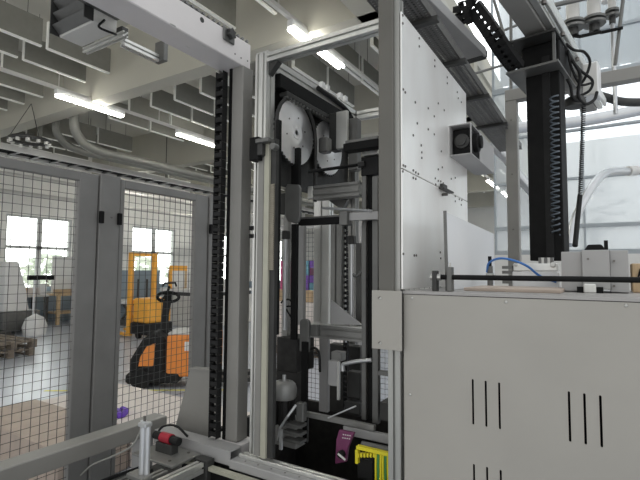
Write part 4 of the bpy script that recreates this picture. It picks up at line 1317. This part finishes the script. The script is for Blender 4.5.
# white connectors on the profile above
for i, px in enumerate((322, 327, 340, 345)):
    q = onx(px, 86 + (px - 322) * .6, XD - .03)
    MB().box(q.x - .012, q.x + .012, q.y - .014, q.y + .014, q.z - .012, q.z + .02).out('connector', 'white', t, .003)
# black curved cable from the upper rail to the rear post
MB().tube(bez([onx(318, 88, XD), onx(335, 100, XD), onx(348, 112, XD), onx(357, 130, XD + .0)], 8), .012, 8).out('cable', 'rubber', t, smooth=True)

# black horizontal beam right of discs
def bar(name, label, cat, boxes, group=None):
    t = thing(name, label, cat, (0, 0, 0), group)
    obs = []
    for nm, m_, (a0, b0, a1, b1), y, th in boxes:
        o = pbox(MB(), a0, b0, a1, b1, y, th).out(nm, m_, t, .002)
        obs.append(o)
    xs = [WL_o(o) for o in obs]
    c_ = sum(xs, Vector()) / len(xs)
    zl = min(v.z for v in xs)
    c_.z = zl
    t.location = c_
    for o in obs: o.location = o.location - c_
    WL[t.name] = c_
    return t


def WL_o(o): return o.location.copy()


bar('cross_arm', 'black cross arm with grey top edge right of the sprocket discs', 'arm',
    [('arm_body', 'black', (343, 141, 378, 149), 1.70, .05), ('top_edge', 'midgrey', (345, 138, 378, 141), 1.70, .05), ('end_block', 'rubber', (361, 156, 378, 175), 1.78, .06), ('block_cap', 'alu', (362, 149, 378, 155), 1.78, .05)])
t = thing('thin_rod', 'thin black rod crossing in front of the farther sprocket disc', 'rod', D(335, 168, 2.0))
MB().cyl(D(308, 172, 1.98), D(364, 164, 2.02), .007, 10).out('rod', 'black', t)
MB().cyl(D(358, 165, 2.0), D(364, 164, 2.0), .014, 10).out('end_nut', 'dark', t)
bar('pivot_plate', 'rounded grey pivot plate below the nearer sprocket disc', 'plate',
    [('side_box', 'dark', (280, 193, 288, 214), 1.66, .05), ('hinge_arm', 'black', (291, 148, 299, 185), 1.70, .02), ('lower_arm', 'black', (290.5, 224, 296, 340), 1.70, .02)])
c0_ = ony(295, 185, 1.64)
zt1, zb1 = ony(295, 183, 1.64).z, ony(295, 224, 1.64).z
xl, xr = ony(287, 200, 1.64).x, ony(302, 200, 1.64).x
pp = [(xl, zt1 - .02)] + [(xl + .012, zt1 - .004)] + [(xr - .01, zt1 - .012), (xr, zt1 - .03), (xr, zb1 + .03), (xr - .008, zb1 + .01), (xr - .022, zb1), (xl + .015, zb1 + .012), (xl, zb1 + .035)]
o = MB().prism(pp, 'y', 1.625, 1.64).out('rounded_plate', 'midgrey', None, .002)
tag(o, 'rounded mid grey steel plate bolted in front of the lower black arm', 'plate')
bar('clamp_bar', 'flat grey bar with a square clamp on a black beam below the discs', 'bar',
    [('black_beam', 'black', (298, 218, 340, 224.5), 1.72, .03), ('beam_top', 'midgrey', (298, 216, 340, 218), 1.72, .03), ('clamp', 'midgrey', (339, 211, 347, 225), 1.70, .05), ('flat_bar', 'colgrey', (347, 212, 378, 220), 1.72, .02)])
t = thing('slotted_crossbar', 'slotted aluminium crossbar beneath the farther sprocket disc', 'profile', D(340, 200, 2.1))
a, b = ony(316, 193, 1.86), ony(361, 190, 1.86)
profile(MB(), (a.x, 1.86, (a.z + b.z) / 2), (b.x, 1.86, (a.z + b.z) / 2), .06, .065, 1, 2).out('profile', 'alu_dull', t)
MB().box(a.x - .03, a.x - .002, 1.83, 1.88, a.z - .03, a.z + .03).out('clamp', 'alu', t, .003)
q0_, q1_ = D(322, 208, 2.1), D(372, 211, 1.9)
MB().cyl(q0_, q1_, .006, 8).out('lever', 'silver', t)
t = thing('deflector', 'dark curved deflector sheet under the slotted crossbar', 'sheet', D(337, 205, 2.15))
MB().prism([(ony(328, 200, 1.9).x, ony(328, 200, 1.9).z), (ony(347, 200, 1.9).x, ony(347, 200, 1.9).z), (ony(342, 210, 1.9).x, ony(342, 210, 1.9).z)], 'y', 1.9, 1.93).out('sheet', 'midgrey', t)

# inner vertical posts
posts = [('slotted_post', 'alu', 316, 331, 201, 333, 2.05, 'slotted aluminium post behind the gusset, the wider one', 1),
         ('slotted_post', 'alu_dull', 333, 343, 222, 333, 1.98, 'narrow slotted post beside the black chain strip', 1),
         ('steel_post', 'midgrey', 361.5, 366, 176, 420, 1.78, 'thin grey steel post just left of the wide black strip', 0),
         ('steel_post', 'black', 366, 372, 176, 422, 1.80, 'wide black strip between two thin grey posts', 0),
         ('steel_post', 'midgrey', 372, 378, 176, 424, 1.76, 'thin grey steel post directly beside the plain grey post', 0),
         ('steel_post', 'colgrey', 297, 303.5, 226, 325, 1.95, 'light grey upright right of the lower black arm', 0),
         ('steel_post', 'colgrey', 319, 327.5, 336, 412, 1.95, 'light grey upright under the lower crossbar', 0),
         ('steel_post', 'alu_dull', 282.5, 288, 215, 345, 1.85, 'bright narrow upright left of the lower black arm', 0),
         ('steel_post', 'grease', 270.5, 274.5, 170, 330, 1.70, 'oily dark upright just inside the left frame post', 0),
         ('steel_post', 'midgrey', 355.5, 361, 243, 330, 2.0, 'thin grey upright behind the narrow slotted post', 0)]
for nm, m_, a0, a1, t0, t1, y, lb, sl in posts:
    x0_, x1_ = ony(a0, (t0 + t1) / 2, y).x, ony(a1, (t0 + t1) / 2, y).x
    z0_, z1_ = ony((a0 + a1) / 2, t1, y).z, ony((a0 + a1) / 2, t0, y).z
    if sl:
        o = profile(MB(), ((x0_ + x1_) / 2, y, z0_), ((x0_ + x1_) / 2, y, z1_), x1_ - x0_, .045).out(nm, m_)
    else:
        o = MB().box(x0_, x1_, y, y + .025, z0_, z1_).out(nm, m_, None, .002)
    tag(o, lb, 'post', 'inner uprights of the machine')
# black chain strip
pz = [ony(345, 225, 2.0), ony(346, 335, 2.0), ony(346, 410, 2.0)]
chain([pz[0], (pz[0] + pz[1]) / 2, pz[1], pz[2]], .022, .02, .02, Vector((1, 0, 0)), 'cable_chain', 'rubber', 'narrow black cable chain hanging inside the frame right of the slotted posts')

# pneumatic rods with fittings
for i, (px, y0_, y1_, yy) in enumerate(((352, 240, 335, 1.9), (286, 235, 330, 1.75))):
    a, b = ony(px, y0_, yy), ony(px, y1_, yy)
    t = thing('guide_rod', ['silver guide rod with a black elbow fitting right of the black chain', 'silver guide rod with a looped cable left of the black arm'][i], 'rod', (a.x, yy, b.z))
    MB().cyl((a.x, yy, b.z), (a.x, yy, a.z), .010, 12).out('rod', 'silver', t, smooth=True)
    MB().box(a.x - .015, a.x + .015, yy - .015, yy + .015, a.z - .02, a.z + .02).out('collar', 'dark', t, .003)
    if i == 0:
        MB().tube(bez([ony(351, 267, yy), ony(352, 273, yy), ony(356, 276, yy), ony(361, 272, yy)], 6), .008, 8).out('elbow', 'midgrey', t, smooth=True)
    else:
        MB().tube(bez([ony(281, 303, yy), ony(284, 300, yy), ony(290, 300, yy), ony(292, 306, yy), ony(286, 308, yy), ony(296, 325, yy)], 6), .004, 8).out('cable', 'rubber', t, smooth=True)

# lower crossbar with gusset
t = thing('lower_crossbar', 'light slotted crossbar with a triangular gusset in the lower opening', 'profile', D(345, 330, 2.0))
a, b = ony(308, 329, 1.84), ony(376, 332, 1.84)
zc2 = (ony(340, 325, 1.84).z + ony(340, 342, 1.84).z) / 2
profile(MB(), (a.x, 1.86, zc2), (b.x, 1.86, zc2), .04, .06, 1, 2).out('profile', 'alu_dull', t)
MB().box(a.x, b.x, 1.838, 1.882, zc2 + .0305, zc2 + .034).out('top_strip', 'alu', t)
g = [ony(331, 300, 1.86), ony(331, 325, 1.86), ony(362, 325, 1.86)]
MB().prism([(v.x, max(v.z, zc2 + .0345)) for v in g], 'y', 1.86, 1.868).out('gusset', 'colgrey', t)

# bottom-left black box with round roller bracket
t = thing('drive_housing', 'dark box housing with a round topped grey bracket inside the frame', 'housing', D(288, 350, 2.0))
pbox(MB(), 276, 338, 302, 440, 2.1, .02).out('dark_rear_sheet', 'grease', t, .003)  # near-black sheet added as backing to darken the frame interior
pbox(MB(), 277, 338, 297, 372, 1.80, .15).out('housing', 'grease', t, .003)
c_ = ony(304, 325, 1.72)
MB().prism([(c_.x - .024, ony(304, 352, 1.72).z), (c_.x + .022, ony(304, 352, 1.72).z)] + [(c_.x + .024 * math.cos(a), c_.z + .016 * math.sin(a) + .01) for a in [math.pi * k / 8 for k in range(9)]], 'y', 1.72, 1.74).out('round_bracket', 'midgrey', t, .002)
pbox(MB(), 310, 325, 317, 336, 1.74, .03).out('lug', 'midgrey', t, .002)
pbox(MB(), 301, 342, 307, 443, 1.71, .01).out('chain_strip', 'black', t)
MB().tube(bez([ony(309, 349, 1.8), ony(315, 348, 1.8), ony(319, 354, 1.8), ony(320, 372, 1.8)], 6), .006, 8).out('cable', 'rubber', t, smooth=True)

# sensor and clamp group mid right low
t = thing('clamp_unit', 'grey clamp unit with bent silver pipe low inside the frame', 'clamp', D(345, 370, 2.0))
pbox(MB(), 328, 361, 337, 386, 1.78, .03).out('flat_plate', 'colgrey', t, .002)
pbox(MB(), 337, 362, 339, 400, 1.78, .012).out('strip', 'alu', t)
MB().tube(bez([ony(343, 371, 1.76), ony(343, 365, 1.76), ony(348, 363, 1.76), ony(360, 361, 1.76), ony(372, 360, 1.76)], 6), .009, 10).out('bent_pipe', 'silver', t, smooth=True)
pbox(MB(), 329, 345, 360, 414, 2.2, .05).out('dark_backing', 'dark', t, .004)  # dark block added behind the parts so this opening looks dark
pbox(MB(), 347, 372, 360, 398, 1.9, .05).out('valve', 'dark', t, .004)
pbox(MB(), 331, 352, 341, 361, 1.85, .05).out('coil', 'castgrey', t, .003)
pbox(MB(), 344, 402, 360, 414, 1.85, .05).out('lower_valve', 'dark', t, .004)

# motor with dome
c_ = D(284, 395, 2.02)
zt3, zb3, z4 = D(284, 381, 2.02).z, D(284, 398, 2.02).z, D(284, 422, 2.02).z
t = thing('drive_motor', 'upright grey electric motor with a domed cap at the frame foot', 'motor', (c_.x, c_.y, z4))
dc_ = MB().lathe((c_.x, c_.y, zb3), (0, 0, 1), [(.052, 0), (.056, .006), (.056, .045), (.052, .06), (.040, .072), (.024, .076), (.020, .070), (.001, .070)], 32).out('domed_cap', 'castgrey', t, smooth=True)
mb = MB().cyl((c_.x, c_.y, z4), (c_.x, c_.y, zb3), .036, 24)
for k in range(14):
    a = 2 * math.pi * k / 14
    mb.obox((c_.x + math.cos(a) * .042, c_.y + math.sin(a) * .042, (z4 + zb3) / 2), (.016, .003, zb3 - z4), Matrix.Rotation(a, 3, 'Z'))
mb.out('finned_body', 'grease', t)
MB().cyl((c_.x, c_.y, zb3 + .07), (c_.x, c_.y, zb3 + .10), .008, 10).out('shaft', 'silver', dc_)
pbox(MB(), 265, 420, 296, 446, 1.66, .10).out('gearbox', 'castgrey', t, .004)
for k in range(3): pbox(MB(), 283, 424 + k * 8, 300, 427 + k * 8, 1.63, .05).out('fin_plate', 'midgrey', t)
MB().tube([ony(278, 440, 1.60), ony(280, 428, 1.60), ony(288, 416, 1.60), ony(296, 405, 1.62)], .006, 8).out('bracket_rod', 'silver', t)
pbox(MB(), 279, 430, 281.5, 450, 1.58, .01).out('stand_pin', 'silver', t)
pbox(MB(), 296, 403, 303, 422, 1.62, .03).out('bracket', 'midgrey', t, .003)

# lower right bars
t = thing('lower_beam', 'flat grey double beam crossing the lower part of the frame opening', 'beam', D(345, 425, 1.95))
a, b = ony(302, 416, 1.72), ony(393, 426, 1.60)
for (p0, p1, hgt, dp_, m_, nm) in (((303, 413), (374, 424), .022, .02, 'alu_dull', 'upper_bar'), ((343, 426), (393, 436), .035, .02, 'colgrey', 'lower_bar')):
    q0_, q1_ = ony(*p0, 1.70), ony(*p1, 1.70)
    zz = (q0_.z + q1_.z) / 2 - hgt / 2
    MB().box(q0_.x, q1_.x, 1.70, 1.70 + dp_, zz - hgt / 2, zz + hgt / 2).out(nm, m_, t, .002)
MB().cyl(ony(328, 418, 1.64), ony(356, 406, 1.64), .003, 8).out('thin_pin', 'silver', t)
pbox(MB(), 380, 403, 392, 421, 1.75, .1).out('dark_block', 'dark', t)
pbox(MB(), 378, 372, 392, 376, 1.75, .03).out('cross_strip', 'midgrey', t)
MB().cyl(ony(362, 444, 1.66), ony(390, 450, 1.66), .012, 12).out('roller', 'midgrey', t)

# magenta bracket
t = thing('magenta_bracket', 'dark magenta bracket plate with a small knob near the frame foot', 'bracket', D(345, 445, 1.9))
mg = [ony(339, 430, 1.62), ony(354, 433, 1.62), ony(348, 448, 1.62), ony(346, 462, 1.62), ony(335, 464, 1.62), ony(336, 440, 1.62)]
mp_ = MB().prism([(v.x, v.z) for v in mg], 'y', 1.62, 1.635).out('plate', 'magenta', t, .002)
for r_ in range(2):
    for k in range(4):
        q = ony(343.5 + k * 2.2 + r_ * -.6, 434.6 + r_ * 3.2 + k * .35, 1.62)
        MB().box(q.x - .0028, q.x + .0028, 1.6195, 1.6205, q.z - .002, q.z + .002).out('printed_mark', 'offwhite', mp_)
q = ony(340, 455, 1.60)
MB().cyl(q, q + Vector((0, .03, 0)), .014, 14).out('knob', 'rubber', t)
MB().cyl(q + Vector((-.006, -.004, .004)), q + Vector((.03, -.012, -.008)), .004, 8).out('knob_lever', 'offwhite', t)

# yellow comb with wires
t = thing('cable_comb', 'yellow cable comb with yellow and green wires at the bottom', 'cable comb', D(372, 460, 1.85))
YY = 1.56
pbox(MB(), 356, 450, 392, 453.5, YY, .02).out('comb_bar', 'yellow', t, .001)
for k in range(6): pbox(MB(), 357 + k * 3.2, 453.5, 358.6 + k * 3.2, 457.5, YY, .018).out('comb_tooth', 'yellow', t)
pbox(MB(), 355, 450, 357.5, 464, YY, .02).out('comb_end', 'yellow', t, .001)
pbox(MB(), 357, 460, 373, 480, YY + .03, .04).out('black_connector', 'rubber', t, .004)
for k, m_ in enumerate(('yellow', 'green', 'yellow', 'yellow', 'green', 'yellow', 'green')):
    a = ony(376 + k * 2.4, 453, YY + .006)
    MB().tube(bez([a, a + Vector((0, -.002, -.05)), a + Vector((.002 * (k % 2), 0, -.16))], 5), .0042, 8).out('wire', m_, t, smooth=True)

# ================================================================ LINEAR AXIS ON LEFT FRAME POST
t = thing('belt_axis', 'vertical linear axis with yellowed strip and toothed rack on the left frame post', 'linear axis', (-1.22, 1.47, .83))
a0_, a1_ = ony(256, 290, 1.47).x, ony(262, 290, 1.47).x
zt5, zb5 = ony(265, 140, 1.47).z, .86
MB().box(a0_, a1_, 1.47, 1.49, zb5, zt5).out('face_bar', 'colmid', t, .002)
a0_, a1_ = ony(262.6, 290, 1.465).x, ony(267.5, 290, 1.465).x
MB().box(a0_, a1_, 1.463, 1.48, zb5, zt5).out('yellowed_strip', 'belt', t, .001)
a0_, a1_ = ony(268, 290, 1.47).x, ony(273.5, 290, 1.47).x
MB().box(a0_, a1_, 1.475, 1.495, zb5, zt5).out('rack_back', 'dark', t)
mb = MB()
zz = ony(270, 270, 1.47).z
z1_ = ony(270, 184, 1.47).z
while zz < z1_:
    mb.box(a0_ + .002, a1_ - .004, 1.468, 1.476, zz, zz + .0055)
    zz += .009
mb.box(a0_ + .002, a1_ - .004, 1.4745, 1.476, ony(270, 270, 1.47).z, z1_)
mb.out('toothed_rack', 'rack', t)
pbox(MB(), 249, 137, 258, 160, 1.44, .05).out('slide_housing', 'black', t, .003)
pbox(MB(), 255, 138, 268, 142, 1.43, .06).out('carriage_plate', 'midgrey', t, .002)
pbox(MB(), 257, 142, 262, 155, 1.44, .04).out('tension_block', 'dark', t, .002)
c_ = ony(272, 146, 1.44)
MB().cyl(c_, c_ + Vector((0, .03, 0)), .014, 16).out('end_pulley', 'midgrey', t)
pbox(MB(), 274.5, 120, 277.5, 335, 1.50, .02).out('black_strip', 'black', t)
for py in (228, 236):
    pbox(MB(), 249, py - 2, 254, py + 2, 1.50, .02).out('small_clamp', 'black', t)
